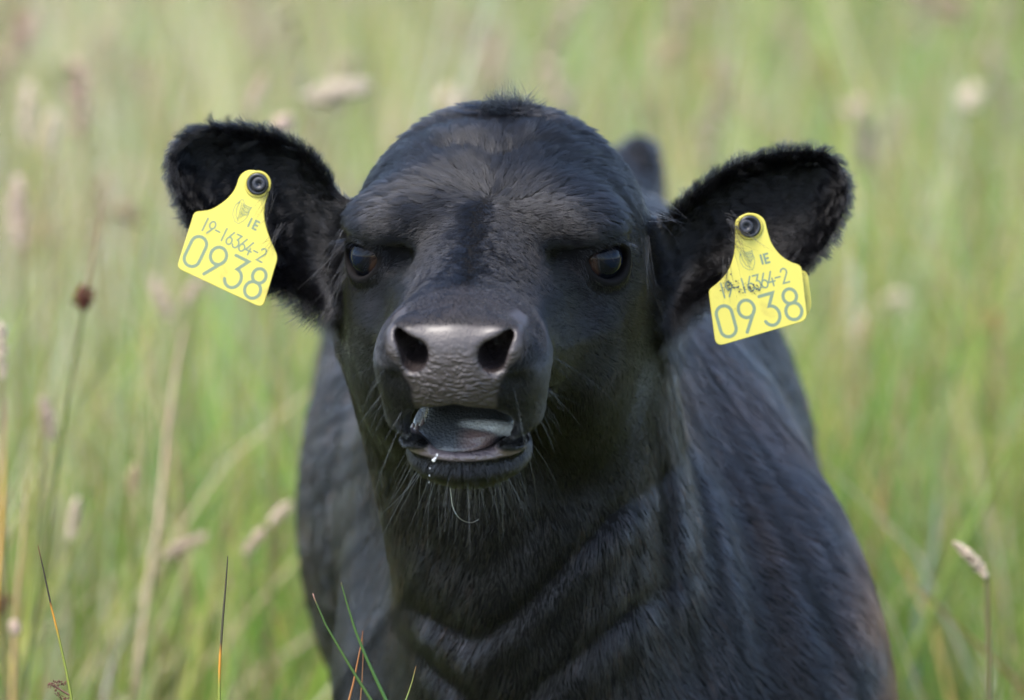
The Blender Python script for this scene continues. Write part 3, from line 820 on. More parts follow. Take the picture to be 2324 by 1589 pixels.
# gum pad patch and papillae at the corner of the mouth
def pap_sdf(P):
    d = np.full(len(P), 9.0)
    for k, (b0, hgt, ln) in enumerate(((-3.0, 0.75, 0.15), (-2.75, 0.95, 0.3), (-2.5, 0.8, 0.45), (-3.25, 0.5, 0.0))):
        d = np.minimum(d, cone(P, (14.2 - .2 * k, b0, -4.75), (14.3 - .2 * k, b0 + .12 + ln * .4, -4.75 + hgt), 0.22, 0.07))
    return smin(d, ell(P, (14.2, -2.75, -4.75), (.6, .75, .28)), .2)
pv, pf = nets(pap_sdf, (12.8, -4, -5.3), (15.6, -1.4, -3.4), 0.07)
m_gum = simple('lip_skin', (0.12, 0.09, 0.095), 0.35, 0.5, 0.5)
link('lip_papillae', mesh('lip_papillae', M2W(fromH(pv)), pf), m_gum, calf)
# drops of saliva
def blob(name, centres, m, parent, seg=8):
    Vv, Ff = [], []
    for c_, r_ in centres:
        c_ = np.array(c_); o0 = len(Vv)
        for i in range(seg // 2 + 1):
            for j in range(seg):
                a1 = math.pi * i / (seg // 2); a2 = 2 * math.pi * j / seg
                Vv.append(c_ + np.array([math.sin(a1) * math.cos(a2) * r_[0], math.sin(a1) * math.sin(a2) * r_[0], math.cos(a1) * r_[1]]))
        for i in range(seg // 2):
            for j in range(seg): Ff.append((o0 + i * seg + j, o0 + i * seg + (j + 1) % seg, o0 + (i + 1) * seg + (j + 1) % seg, o0 + (i + 1) * seg + j))
    return link(name, mesh(name, M2W(np.array(Vv)), Ff), m, parent)
m_drop, t, p = mat('saliva'); p.inputs['Base Color'].default_value = (.9, .9, .92, 1); p.inputs['Transmission Weight'].default_value = 0.6; p.inputs['Roughness'].default_value = 0.12; p.inputs['IOR'].default_value = 1.33
fd = -16.2
drops = [(PX(992, 1033, fd), (.06, .10)), (PX(988, 1040, fd), (.07, .08)), (PX(984, 1045, fd), (.10, .11)), (PX(976, 1063, fd + 1), (.035, .05)), (PX(975, 1080, fd + 2), (.03, .06)), (PX(974, 1095, fd + 3), (.025, .05)),]
for dr_ in drops: blob('saliva_drop', [dr_], m_drop, calf)

# ------------------------------------------------------------------ eyes
m_eye, t, p = mat('eyeball')
tc = t.nodes.new('ShaderNodeTexCoord'); sx = t.nodes.new('ShaderNodeSeparateXYZ'); t.links.new(tc.outputs['Object'], sx.inputs[0])
def mth(t, op, a, b=None, c=None):
    n = t.nodes.new('ShaderNodeMath'); n.operation = op
    for i, v in enumerate((a, b, c)):
        if v is None: continue
        if isinstance(v, (int, float)): n.inputs[i].default_value = v
        else: t.links.new(v, n.inputs[i])
    return n.outputs[0]
er = EYE_R * 0.01
xx = mth(t, 'MULTIPLY', sx.outputs[0], 1 / er); yy = mth(t, 'MULTIPLY', sx.outputs[1], 1 / er)
rr2 = mth(t, 'SQRT', mth(t, 'ADD', mth(t, 'POWER', xx, 2), mth(t, 'POWER', yy, 2)))
pu = mth(t, 'SQRT', mth(t, 'ADD', mth(t, 'POWER', mth(t, 'DIVIDE', xx, 0.46), 2), mth(t, 'POWER', mth(t, 'DIVIDE', yy, 0.27), 2)))
r1_ = t.nodes.new('ShaderNodeMapRange'); r1_.inputs[1].default_value = 0.9; r1_.inputs[2].default_value = 1.15; t.links.new(pu, r1_.inputs[0])
r2_ = t.nodes.new('ShaderNodeMapRange'); r2_.inputs[1].default_value = 0.64; r2_.inputs[2].default_value = 0.72; t.links.new(rr2, r2_.inputs[0])
e1 = mixc(t, r1_.outputs[0], (0.002, 0.005, 0.014, 1), (0.004, 0.0045, 0.007, 1))
am = attr('medial', t)
e2 = mixc(t, mixf(t, am.outputs['Fac'], 0.0, r2_.outputs[0]), e1, (0.030, 0.016, 0.012, 1))
t.links.new(e2, p.inputs['Base Color']); p.inputs['Roughness'].default_value = 0.25; p.inputs['Coat Weight'].default_value = 0.6; p.inputs['Coat Roughness'].default_value = 0.01; p.inputs['Coat IOR'].default_value = 1.34; p.inputs['Specular IOR Level'].default_value = 0.0
def eyeball(sgn):
    import bmesh
    bm = bmesh.new(); bmesh.ops.create_uvsphere(bm, u_segments=48, v_segments=28, radius=er)
    for v in bm.verts:                                # the cornea bulges
        r_ = math.hypot(v.co.x, v.co.y) / er
        if v.co.z > 0 and r_ < 0.66: v.co.z += er * 0.10 * (1 - (r_ / 0.66) ** 2)
    for f_ in bm.faces: f_.smooth = True
    me_ = bpy.data.meshes.new('eye'); bm.to_mesh(me_); bm.free(); me_.materials.append(m_eye)
    o = bpy.data.objects.new('eye', me_); col.objects.link(o)
    loc_ = np.array([v.co[:] for v in me_.vertices]) / er
    setf(me_, 'medial', sstep(0.30, 0.50, loc_[:, 0] * (-1 if sgn > 0 else 1) + 0.15 * loc_[:, 1]))
    c_ = EYE_C.copy(); n_ = EYE_BAS[0] + EYE_BAS[1] * (0.10) ; c_[1] *= sgn; n_ = n_.copy(); n_[1] *= sgn
    z = nrm(n_ @ RH); x = nrm(np.cross([0, 0, 1.0], z)); y = np.cross(z, x)
    B = np.stack([RT, FW, UP])                        # modelling frame to world
    R_ = np.stack([x @ B, y @ B, z @ B], 1)
    M_ = Matrix([[*R_[i], 0] for i in range(3)] + [[0, 0, 0, 1]])
    M_.translation = Vector(M2W((c_ @ RH + HO)[None])[0])
    o.parent = calf; bpy.context.view_layer.update(); o.matrix_parent_inverse = calf.matrix_world.inverted(); o.matrix_world = M_
    return o
eyeball(-1); eyeball(1)

# ------------------------------------------------------------------ ear tags
m_yel, t, p = mat('tag_plastic')
p.inputs['Base Color'].default_value = (0.55, 0.46, 0.045, 1); p.inputs['Roughness'].default_value = 0.38
p.inputs['Subsurface Weight'].default_value = 0.0
tn = t.nodes.new('ShaderNodeBsdfTranslucent'); tn.inputs[0].default_value = (0.66, 0.56, 0.06, 1)
ms = t.nodes.new('ShaderNodeMixShader'); ms.inputs[0].default_value = 0.12
t.links.new(p.outputs[0], ms.inputs[1]); t.links.new(tn.outputs[0], ms.inputs[2]); t.links.new(ms.outputs[0], t.nodes['Material Output'].inputs['Surface'])
tcn = t.nodes.new('ShaderNodeTexCoord'); ng = t.nodes.new('ShaderNodeTexNoise'); ng.inputs['Scale'].default_value = 260; t.links.new(tcn.outputs['Object'], ng.inputs['Vector'])
ng2 = t.nodes.new('ShaderNodeTexNoise'); ng2.inputs['Scale'].default_value = 45; ng2.inputs['Detail'].default_value = 6; t.links.new(tcn.outputs['Object'], ng2.inputs['Vector'])
mr = t.nodes.new('ShaderNodeMapRange'); mr.inputs[1].default_value = 0.60; mr.inputs[2].default_value = 0.78; t.links.new(ng2.outputs[0], mr.inputs[0])
t.links.new(mixc(t, mth(t, 'MULTIPLY', mr.outputs[0], 0.75), (0.57, 0.50, 0.085, 1), (0.30, 0.20, 0.05, 1)), p.inputs['Base Color'])
m_print = simple('tag_print', (0.15, 0.20, 0.12), 0.5)
m_ink = simple('tag_smudge', (0.05, 0.06, 0.045), 0.7)
m_blk = simple('tag_button', (0.012, 0.013, 0.016), 0.3, 0.6)
m_pin = simple('tag_pin', (0.014, 0.015, 0.022), 0.5)
m_rim = simple('tag_rim', (0.40, 0.34, 0.05), 0.6)

def circle(cx, cy, rx, ry, a0, a1, n=18):
    return [(cx + rx * math.cos(math.radians(a0 + (a1 - a0) * i / (n - 1))), cy + ry * math.sin(math.radians(a0 + (a1 - a0) * i / (n - 1)))) for i in range(n)]
# monoline glyphs in a box 0.5 wide (x -0.25..0.25) and 1 high (y -0.5..0.5): (closed, points)
G = {
 '0': [(1, circle(0, .25, .25, .25, 0, 180, 12) + circle(0, -.25, .25, .25, 180, 360, 12))],
 '1': [(0, [(0, -.5), (0, .5)])],
 '2': [(0, circle(0, .26, .24, .24, 165, -25, 14) + [(-.25, -.5), (.26, -.5)])],
 '3': [(0, [(-.23, .5), (.22, .5), (.0, .12)] + circle(0, -.19, .26, .31, 80, -155, 16))],
 '4': [(0, [(.12, .5), (-.25, -.2), (.28, -.2)]), (0, [(.10, .02), (.10, -.5)])],
 '6': [(0, [(.12, .5), (-.2, -.08)]), (1, circle(0, -.23, .25, .27, 0, 345, 20))],
 '8': [(1, circle(0, .26, .215, .235, 0, 345, 18)), (1, circle(0, -.23, .255, .27, 0, 345, 18))],
 '9': [(1, circle(0, .22, .255, .28, 0, 345, 20)), (0, [(.235, .12), (-.17, -.5)])],
 '-': [(0, [(-.2, 0), (.2, 0)])],
 'I': [(0, [(0, -.5), (0, .5)])],
 'E': [(0, [(.26, .5), (-.2, .5), (-.2, -.5), (.26, -.5)]), (0, [(-.19, 0), (.2, 0)])],
}
HARP = [(0, [(-.42, .30), (-.46, .0), (-.42, -.3), (-.2, -.62), (.05, -.70)]), (0, [(-.36, .36), (-.22, .62), (-.1, .68), (.0, .52), (.15, .40), (.35, .38), (.50, .42)]),
        (0, [(.50, .42), (.42, .2), (.44, .0), (.38, -.25), (.28, -.45), (.05, -.70)]), (0, [(-.25, .50), (-.30, .1), (-.22, -.3), (.0, -.58)]), (0, [(-.42, .3), (-.3, .42), (-.22, .5)])]
HARP += [(0, [(-.12 + .105 * i, .50 - .02 * i), (-.05 + .085 * i, -.46 + .085 * i)]) for i in range(6)]
HARP += [(0, [(-.02, .44), (.1, .30), (.4, .26)]), (0, [(.02, .2), (.2, .05), (.41, .08)]), (0, [(-.02, -.05), (.15, -.15), (.38, -.08)])]
def stroke_mesh(strokes, hw, z0, Vv, Ff):
    """flat ribbon with mitred joints and round ends; every stroke 0.02 mm above the one before"""
    for si, (closed, pts) in enumerate(strokes):
        z = z0 + 0.003 * (si % 8); P = np.array(pts, float); n = len(P)
        if closed:
            T = nrm(np.roll(P, -1, 0) - np.roll(P, 1, 0))
        else:
            e = nrm(np.diff(P, axis=0)); T = np.vstack([e[:1], nrm(e[:-1] + e[1:]) if n > 2 else np.zeros((0, 2)), e[-1:]])
        Nn = np.stack([-T[:, 1], T[:, 0]], 1)
        if closed: mit = np.ones(n)
        else:
            e = nrm(np.diff(P, axis=0)); mit = np.ones(n)
            for i in range(1, n - 1): mit[i] = 1 / max(abs(Nn[i] @ np.array([-e[i][1], e[i][0]])), 0.45)
        o0 = len(Vv)
        for i in range(n):
            for sg in (1, -1):
                q = P[i] + sg * hw * mit[i] * Nn[i]; Vv.append((q[0], q[1], z))
        m_ = n if closed else n - 1
        for i in range(m_):
            j = (i + 1) % n; Ff.append((o0 + 2 * i, o0 + 2 * i + 1, o0 + 2 * j + 1, o0 + 2 * j))
        if not closed:
            for i, d_ in ((0, -1), (n - 1, 1)):
                ring = []
                for k in range(1, 6):
                    a1 = math.pi * k / 6; q = P[i] + hw * (math.cos(a1) * Nn[i] + d_ * math.sin(a1) * T[i]); ring.append(len(Vv)); Vv.append((q[0], q[1], z))
                f_ = [o0 + 2 * i] + ring + [o0 + 2 * i + 1]
                Ff.append(tuple(f_ if d_ < 0 else f_))
def rounded(P, r, n=5):
    P = np.array(P, float); out = []
    for i in range(len(P)):
        a, b, c = P[i - 1], P[i], P[(i + 1) % len(P)]
        u1 = nrm(a - b); u2 = nrm(c - b); rr_ = r[i] if hasattr(r, '__len__') else r
        rr_ = min(rr_, np.linalg.norm(a - b) * .45, np.linalg.norm(c - b) * .45)
        for k in range(n):
            t_ = k / (n - 1); out.append((1 - t_) ** 2 * (b + u1 * rr_) + 2 * t_ * (1 - t_) * b + t_ ** 2 * (b + u2 * rr_))
    return np.array(out)
class Tag:
    """local frame in cm: x along the writing, y up the tag, z towards the viewer"""
    def __init__(s, name, label, reg, f, ang, ctr, tiltx=0, tilty=0):
        s.reg = reg; s.f = f; s.c = reg(*ctr); s.a = math.radians(ang)
        cp = PX(*s.c, f)
        X = np.array([math.cos(s.a), 0, math.sin(s.a)]); Y = np.array([-math.sin(s.a), 0, math.cos(s.a)]); Z = np.array([0, -1.0, 0])
        s.X, s.Y, s.cp = X, Y, cp
        B = np.stack([RT, FW, UP]); R_ = np.stack([X @ B, Y @ B, Z @ B], 1)
        M_ = Matrix([[*R_[i], 0] for i in range(3)] + [[0, 0, 0, 1]]); M_.translation = Vector(M2W(cp[None])[0])
        M_ = M_ @ Matrix.Rotation(math.radians(tiltx), 4, 'X') @ Matrix.Rotation(math.radians(tilty), 4, 'Y')
        s.e = bpy.data.objects.new(name, None); col.objects.link(s.e); s.e.matrix_world = M_; s.e.empty_display_size = .03
        tag(s.e, label, 'ear tag', 'yellow tags in the calf\'s ears')
    def loc(s, X, Y):
        p_ = PX(*s.reg(X, Y), s.f) - s.cp; return np.array([p_ @ s.X, p_ @ s.Y])
    def add(s, name, Vv, Ff, m, smooth=False, label=None):
        me_ = mesh(name, np.array(Vv) * 0.01, Ff, smooth); me_.materials.append(m)
        o = bpy.data.objects.new(name, me_); col.objects.link(o); o.parent = s.e
        if label: o['label'] = label
        return o
    def plate(s, name, pts, radii, z0, z1, m, label=None):
        P = rounded(pts, radii); n = len(P); cx = P.mean(0)
        bv = 0.03; Vv = []; Ff = []
        for z, ins in ((z0, 0), (z1 - bv, 0), (z1, bv)):
            for q in P: d_ = nrm(q - cx) * ins; Vv.append((q[0] - d_[0], q[1] - d_[1], z))
        for k in range(2):
            for i in range(n): j = (i + 1) % n; Ff.append((k * n + i, k * n + j, (k + 1) * n + j, (k + 1) * n + i))
        Ff.append(tuple(range(2 * n, 3 * n))); Ff.append(tuple(range(n - 1, -1, -1)))
        return s.add(name, Vv, Ff, m, label=label)
    def disc(s, name, c, prof, m, n=28):
        Vv, Ff = [], []
        for r_, z in prof:
            for i in range(n): a1 = 2 * math.pi * i / n; Vv.append((c[0] + r_ * math.cos(a1), c[1] + r_ * math.sin(a1), z))
        for k in range(len(prof) - 1):
            for i in range(n): j = (i + 1) % n; Ff.append((k * n + i, k * n + j, (k + 1) * n + j, (k + 1) * n + i))
        Ff.append(tuple(range((len(prof) - 1) * n, len(prof) * n)))
        return s.add(name, Vv, Ff, m, True)
    def text(s, name, txt, first, last, hgt, hw, m, z, wid=1.0, slant=0.0, jit=0.0):
        Vv, Ff = [], []; a = s.loc(*first); b = s.loc(*last)
        ln = np.linalg.norm(s.loc(first[0] + hgt * 1.0, first[1]) - a)
        for i, chx in enumerate(txt):
            c_ = a + (b - a) * i / (len(txt) - 1)
            st = [(cl, [(c_[0] + x * ln * wid + slant * y * ln, c_[1] + y * ln + jit * ((i * 7) % 3 - 1)) for x, y in pp]) for cl, pp in G[chx]]
            stroke_mesh(st, hw, z, Vv, Ff)
        return s.add(name, Vv, Ff, m)
regL = lambda X, Y: (322.8 + X * .3452, 225.9 + Y * .3452)
regR = lambda X, Y: (1420.3 + X * .36566, 258.2 + Y * .36566)
def build_tag(T, outline, radii, btn, big, small, ie, harp, smudge, pin_off):
    pts = [T.loc(*q) for q in outline]
    T.plate('plate', pts, radii, -0.16, 0.0, m_yel)
    bc = T.loc(*btn)
    T.disc('button_collar', bc, [(0.80, 0.0), (0.80, 0.07), (0.76, 0.10), (0.66, 0.10), (0.64, 0.03)], m_rim)
    T.disc('button', bc, [(0.645, 0.02), (0.645, 0.16), (0.60, 0.20), (0.48, 0.20), (0.44, 0.12)], m_blk)
    pc = bc + np.array(pin_off)
    T.disc('pin', pc, [(0.40, 0.10), (0.40, 0.42), (0.36, 0.46), (0.16, 0.44), (0.12, 0.30)], m_pin)
    T.text('animal_number', '0938', *big, 0.096, m_print, 0.006, wid=1.0)
    T.text('herd_number', '19-16364-2', *small, 0.048, m_print, 0.006, wid=0.85)
    T.text('country_code', 'IE', *ie, 0.062, m_print, 0.006, wid=0.9)
    hc0 = T.loc(*harp[0]); sc0 = harp[1]; ca, sa = math.cos(math.radians(harp[2])), math.sin(math.radians(harp[2]))
    Vv, Ff = [], []
    stroke_mesh([(cl, [(hc0[0] + sc0 * (x * ca - y * sa), hc0[1] + sc0 * (x * sa + y * ca)) for x, y in pp]) for cl, pp in HARP], 0.014, 0.006, Vv, Ff)
    T.add('harp_emblem', Vv, Ff, m_print)
    if smudge:
        Vv, Ff = [], []
        r_ = np.random.default_rng(5); k = 0
        for (X, Y, sx_, n_) in smudge:
            for _ in range(n_):
                c_ = T.loc(X + r_.normal() * sx_, Y + r_.normal() * sx_ * .45); w1, w2 = abs(r_.normal(0, .07)) + .015, abs(r_.normal(0, .025)) + .01; an = r_.uniform(-.5, .5); o0 = len(Vv); k += 1
                for i in range(7):
                    a1 = 2 * math.pi * i / 7; q = np.array([w1 * math.cos(a1), w2 * math.sin(a1)]) * r_.uniform(.6, 1.3)
                    Vv.append((c_[0] + q[0] * math.cos(an) - q[1] * math.sin(an), c_[1] + q[0] * math.sin(an) + q[1] * math.cos(an), 0.036 + 0.0008 * k))
                Ff.append(tuple(range(o0, o0 + 7)))
        T.add('ink_smudge', Vv, Ff, m_ink)
FT = 3.0
TL = Tag('ear_tag', 'bright yellow ear tag tilted clockwise with clean clear digits and full round black button', regL, FT, -26.0, (560, 1050), 4, -5)
build_tag(TL, [(340, 738), (455, 728), (560, 655), (612, 590), (640, 500), (690, 462), (780, 470), (836, 540), (838, 600), (806, 690), (803, 790), (835, 900), (896, 1035), (795, 1372), (222, 1108)],
          [.25, .8, .8, .8, .8, .5, .5, .5, .5, .8, .8, .8, .3, .45, .35], (762, 556), ((347, 1000), (748, 1208), 208), ((412, 822), (790, 1022), 88), ((709, 808), (748, 826), 55), ((652, 737), 1.05, 8), None, (0.10, 0.06))
TR = Tag('ear_tag', 'yellow ear tag tilted anticlockwise with dark ink smudges and a second yellow plate behind', regR, FT, 15.5, (820, 1130), 2, 4)
build_tag(TR, [(512, 1095), (590, 1035), (645, 965), (675, 870), (680, 780), (678, 660), (730, 622), (800, 614), (862, 650), (880, 730), (905, 810), (960, 880), (1020, 920), (1092, 942), (1130, 1282), (558, 1446)],
          [.25, .8, .8, .8, .6, .5, .5, .5, .5, .8, .8, .8, .8, .3, .45, .5], (768, 700), ((622, 1288), (1032, 1182), 196), ((600, 1098), (986, 1005), 90), ((843, 905), (873, 898), 55), ((755, 905), 0.95, 8), [(640, 1070, 32, 26), (770, 1085, 30, 34), (720, 1070, 60, 20), (810, 1060, 25, 10)], (-0.22, 0.06))
bp = [TR.loc(*q) for q in [(1060, 955), (1140, 985), (1166, 1195), (1136, 1262), (800, 1310), (790, 1100)]]
TR.plate('back_plate', bp, [.3, .3, .3, .3, .3, .3], -0.80, -0.64, m_yel)
LOG.append(time.time() - T0)
#==FIELD==
# ------------------------------------------------------------------ ground and grass
m_gr, t, p = mat('field_ground')
tg = t.nodes.new('ShaderNodeTexCoord'); n1_ = t.nodes.new('ShaderNodeTexNoise'); n1_.inputs['Scale'].default_value = 1.3; n1_.inputs['Detail'].default_value = 8
t.links.new(tg.outputs['Object'], n1_.inputs['Vector'])
t.links.new(mixc(t, n1_.outputs[0], (0.05, 0.075, 0.02, 1), (0.16, 0.14, 0.07, 1)), p.inputs['Base Color']); p.inputs['Roughness'].default_value = 0.9
gv, gf = [], []
xs = np.concatenate([-np.geomspace(600, 6, 14), np.linspace(-5, 5, 11), np.geomspace(6, 600, 14)])
for y in xs:
    for x in xs: gv.append((x, y, 0.03 * math.sin(x * 1.3) * math.cos(y * .9) if abs(x) < 30 and abs(y) < 30 and (abs(x) > 1 or abs(y) > 1.8) else 0.0))
nx = len(xs)
gf = [(j * nx + i, j * nx + i + 1, (j + 1) * nx + i + 1, (j + 1) * nx + i) for j in range(nx - 1) for i in range(nx - 1)]
tag(link('ground', mesh('ground', gv, gf), m_gr), 'rough pasture ground under the long grass', kind='structure')

def grass_mat(name, trans=0.35, rough=0.55):
    m, t, p = mat(name)
    a_ = attr('gcol', t); t.links.new(a_.outputs['Color'], p.inputs['Base Color']); p.inputs['Roughness'].default_value = rough
    p.inputs['Specular IOR Level'].default_value = 0.3
    tr = t.nodes.new('ShaderNodeBsdfTranslucent'); t.links.new(a_.outputs['Color'], tr.inputs[0])
    ms = t.nodes.new('ShaderNodeMixShader'); ms.inputs[0].default_value = trans
    t.links.new(p.outputs[0], ms.inputs[1]); t.links.new(tr.outputs[0], ms.inputs[2]); t.links.new(ms.outputs[0], t.nodes['Material Output'].inputs['Surface'])
    return m
m_grass = grass_mat('grass_leaf', 0.45); m_seed = grass_mat('seed_head', 0.3, 0.8)
def patch(x, y, s, seed):
    r = np.random.default_rng(seed); o = 0
    for k in range(5):
        a = r.uniform(0, 6.28); f_ = s * r.uniform(.6, 1.6); o = o + np.sin((x * math.cos(a) + y * math.sin(a)) * f_ + r.uniform(0, 6.28))
    return o / 2.4
PAL = np.array([[0.150, 0.280, 0.035], [0.230, 0.340, 0.055], [0.190, 0.310, 0.110], [0.46, 0.44, 0.11], [0.68, 0.59, 0.33], [0.68, 0.54, 0.37], [0.38, 0.24, 0.10]])
def field_points(n, y0, y1, mar=1.1, keepcalf=True):
    y = y0 + (y1 - y0) * rng.random(n * 2) ** 0.9
    hw = mar + 0.115 * (y + 4)
    x = rng.uniform(-1, 1, n * 2) * hw
    k = np.ones(len(x), bool)
    # trampled gap where the calf stands
    k &= ~((np.abs(x - 0.03) < 0.27) & (y > 0.02) & (y < 1.35))
    k &= ~((y < 0.45) & (np.abs(x) < .6) & (rng.random(len(x)) < .6))
    return x[k][:n], y[k][:n]
def blades(n, y0, y1, hmean, wmean, seed, dry):
    x, y = field_points(n, y0, y1); n = len(x)
    lush = patch(x, y, 0.9, 5) + 0.9 * x - 0.15 * (y - 1)            # greener to the right and near
    h = hmean * (0.55 + 0.6 * rng.random(n)) * (1 + 0.10 * patch(x, y, 1.7, 9))
    h = np.where(y < 0.3, np.minimum(h, 0.5), h)
    az = rng.uniform(0, 2 * math.pi, n); ln = np.abs(rng.normal(0, 0.34, n)) + 0.03 + 0.12 * (rng.random(n) < .2)
    lx, ly = np.cos(az) * ln * h + 0.03 * h, np.sin(az) * ln * h
    wd = wmean * (0.6 + 0.8 * rng.random(n)); fa = rng.uniform(0, math.pi, n)
    sx_, sy_ = np.cos(fa) * wd / 2, np.sin(fa) * wd / 2
    ts = np.array([0, .4, .75, 1.0]); wf = np.array([1, .95, .6, .08])
    Vv = np.zeros((n, 4, 2, 3))
    for k, (t_, w_) in enumerate(zip(ts, wf)):
        px = x + lx * t_ ** 2; py = y + ly * t_ ** 2; pz = h * (t_ - 0.25 * ln * t_ ** 3)
        for s_, sg in enumerate((-1, 1)):
            Vv[:, k, s_, 0] = px + sg * sx_ * w_; Vv[:, k, s_, 1] = py + sg * sy_ * w_; Vv[:, k, s_, 2] = pz
    b = (np.arange(n) * 8)[:, None, None] + np.array([[0, 1, 3, 2], [2, 3, 5, 4], [4, 5, 7, 6]])[None]
    pr = np.stack([1.1 + .9 * lush, 1.3 + .5 * lush, 0.9 + 0 * lush, 0.8 + 0 * lush, dry * (1.1 - .8 * lush), dry * (0.6 - .5 * lush), dry * (0.12 - .05 * lush)], 1).clip(0.05)
    cl_ = [patch(x, y * 0.6, 22.0, 50 + q) for q in range(7)]
    pr = pr * np.exp(1.5 * np.stack(cl_, 1))
    cdf = np.cumsum(pr, 1); ci = (rng.random(n)[:, None] * cdf[:, -1:] > cdf).sum(1)
    c_ = PAL[ci] * (0.75 + 0.5 * rng.random((n, 1))) * np.exp(0.30 * patch(x, y * .5, 14.0, 91) - 0.10 * lush * (x > 0.3))[:, None] * (1 + 0.12 * rng.normal(size=(n, 3)))
    c_ = np.clip(c_, 0.01, 0.6)
    C = np.repeat(c_[:, None], 8, 1)
    tipf = (rng.random(n) < 0.35)[:, None, None] * np.array([0, 0, 0, 0, .3, .3, 1, 1])[None, :, None]
    C = C * (1 - tipf) + np.array([0.33, 0.24, 0.13]) * tipf
    return Vv.reshape(-1, 3), b.reshape(-1, 4), C.reshape(-1, 3)
def join(parts):
    Vv, Ff, C, o = [], [], [], 0
    for v, f_, c in parts: Vv.append(v); Ff.append(f_ + o); C.append(c); o += len(v)
    return np.concatenate(Vv), np.concatenate(Ff), np.concatenate(C)
gA = blades(52000, -1.4, 3.2, 0.66, 0.0050, 1, 1.8)
gB = blades(62000, 3.2, 15.5, 0.70, 0.0085, 2, 1.9)
gC = blades(3800, 0.7, 5.5, 0.86, 0.0060, 13, 3.5)
v_, f_, c_ = join([gA, gB, gC])
gm = mesh('long_grass', v_, f_); vcol(gm, 'gcol', c_)
tag(link('long_grass', gm, m_grass), 'dense long pasture grass, green mixed with straw blades', kind='stuff')

def stalk_parts(root, top, head_dir, hl, hr, fuzz, stem_r=0.0011, spk=70, seedc=(0.42, 0.33, 0.26), stemc=(0.24, 0.23, 0.10), r=None):
    """a stem tube from root to top and a seed head of small husks along head_dir"""
    r = r or rng
    top = np.array(top); root = np.array(root)
    k = 7; tt_ = np.linspace(0, 1, k)[:, None]
    mid = root + np.array([0, 0, 1]) * (top[2] - root[2])
    line = (1 - tt_) ** 2 * root + 2 * tt_ * (1 - tt_) * (root * .6 + np.array([top[0], top[1], 0]) * .4 + np.array([0, 0, (top[2] - root[2]) * .55])) + tt_ ** 2 * top
    sv, sf = [], []
    for i, q in enumerate(line):
        rr_ = stem_r * (1.15 - 0.4 * i / k)
        for j in range(4): a = j * math.pi / 2; sv.append((q[0] + rr_ * math.cos(a), q[1] + rr_ * math.sin(a), q[2]))
    for i in range(k - 1):
        for j in range(4): sf.append((i * 4 + j, i * 4 + (j + 1) % 4, (i + 1) * 4 + (j + 1) % 4, (i + 1) * 4 + j))
    hv_, hf_ = [], []
    hd = np.array(head_dir, float); hd /= np.linalg.norm(hd)
    droop = np.array([0, 0, -0.25])
    for s_ in range(spk):
        t_ = (s_ + r.random()) / spk
        base = top + hd * hl * t_ + droop * hl * t_ * t_ * 0.6
        env = math.sin(math.pi * min(t_ * .92 + .08, 1)) ** 0.6
        an = r.uniform(0, 6.283); e1_ = np.cross(hd, [0.3, 0.5, .81]); e1_ /= np.linalg.norm(e1_); e2_ = np.cross(hd, e1_)
        rad_ = e1_ * math.cos(an) + e2_ * math.sin(an)
        c_ = base + rad_ * hr * env * (0.35 + .65 * r.random()); ax_ = hd * (0.55) + rad_ * 0.5; ax_ /= np.linalg.norm(ax_)
        sd_ = np.cross(ax_, rad_ + 0.01); sd_ /= max(np.linalg.norm(sd_), 1e-6)
        l_ = hr * fuzz * (0.7 + .6 * r.random()); w__ = l_ * 0.38; o0 = len(hv_)
        th3 = np.cross(ax_, sd_) * w__ * .8
        hv_ += [c_ - ax_ * l_ * .5, c_ + sd_ * w__, c_ - sd_ * w__ * .5 + th3, c_ - sd_ * w__ * .5 - th3, c_ + ax_ * l_ * .6]
        hf_ += [(o0, o0 + 1, o0 + 2), (o0, o0 + 2, o0 + 3), (o0, o0 + 3, o0 + 1), (o0 + 4, o0 + 2, o0 + 1), (o0 + 4, o0 + 3, o0 + 2), (o0 + 4, o0 + 1, o0 + 3)]
    return (sv, sf, stemc), (hv_, hf_, seedc)
# the mass of seeding grass beyond
sv_, sf_, scol, tv_, tf_, tcol = [], [], [], [], [], []
xq, yq = field_points(1300, 2.2, 15.0)
for i in range(len(xq)):
    hh = rng.uniform(.6, .95); ln_ = rng.normal(0, .10, 2)
    cc = [(0.42, 0.34, 0.25), (0.44, 0.30, 0.24), (0.30, 0.22, 0.12), (0.22, 0.24, 0.10), (0.30, 0.14, 0.08)][rng.choice(5, p=[.42, .25, .16, .15, .02])]
    A, B = stalk_parts((xq[i], yq[i], 0), (xq[i] + ln_[0], yq[i] + ln_[1], hh), (ln_[0] * 2.5 + rng.normal(0, .25), ln_[1] * 2, 1), rng.uniform(.05, .11), rng.uniform(.006, .012), 1.5, spk=18, seedc=cc)
    for src, (V1, F1, C1) in ((A, (sv_, sf_, scol)), (B, (tv_, tf_, tcol))):
        o0 = len(V1); V1 += list(src[0]); F1 += [tuple(q + o0 for q in f1) for f1 in src[1]]; C1 += [src[2]] * len(src[0])
o0 = len(sv_)
allv = np.concatenate([np.array(sv_), np.array(tv_)]); allf = sf_ + [tuple(q + o0 for q in f1) for f1 in tf_]
sm = mesh('seeding_grass', allv, allf); vcol(sm, 'gcol', np.concatenate([np.array(scol), np.array(tcol)]))
tag(link('seeding_grass', sm, m_seed), 'countless pale seeding grass stalks in the blurred field', kind='stuff')

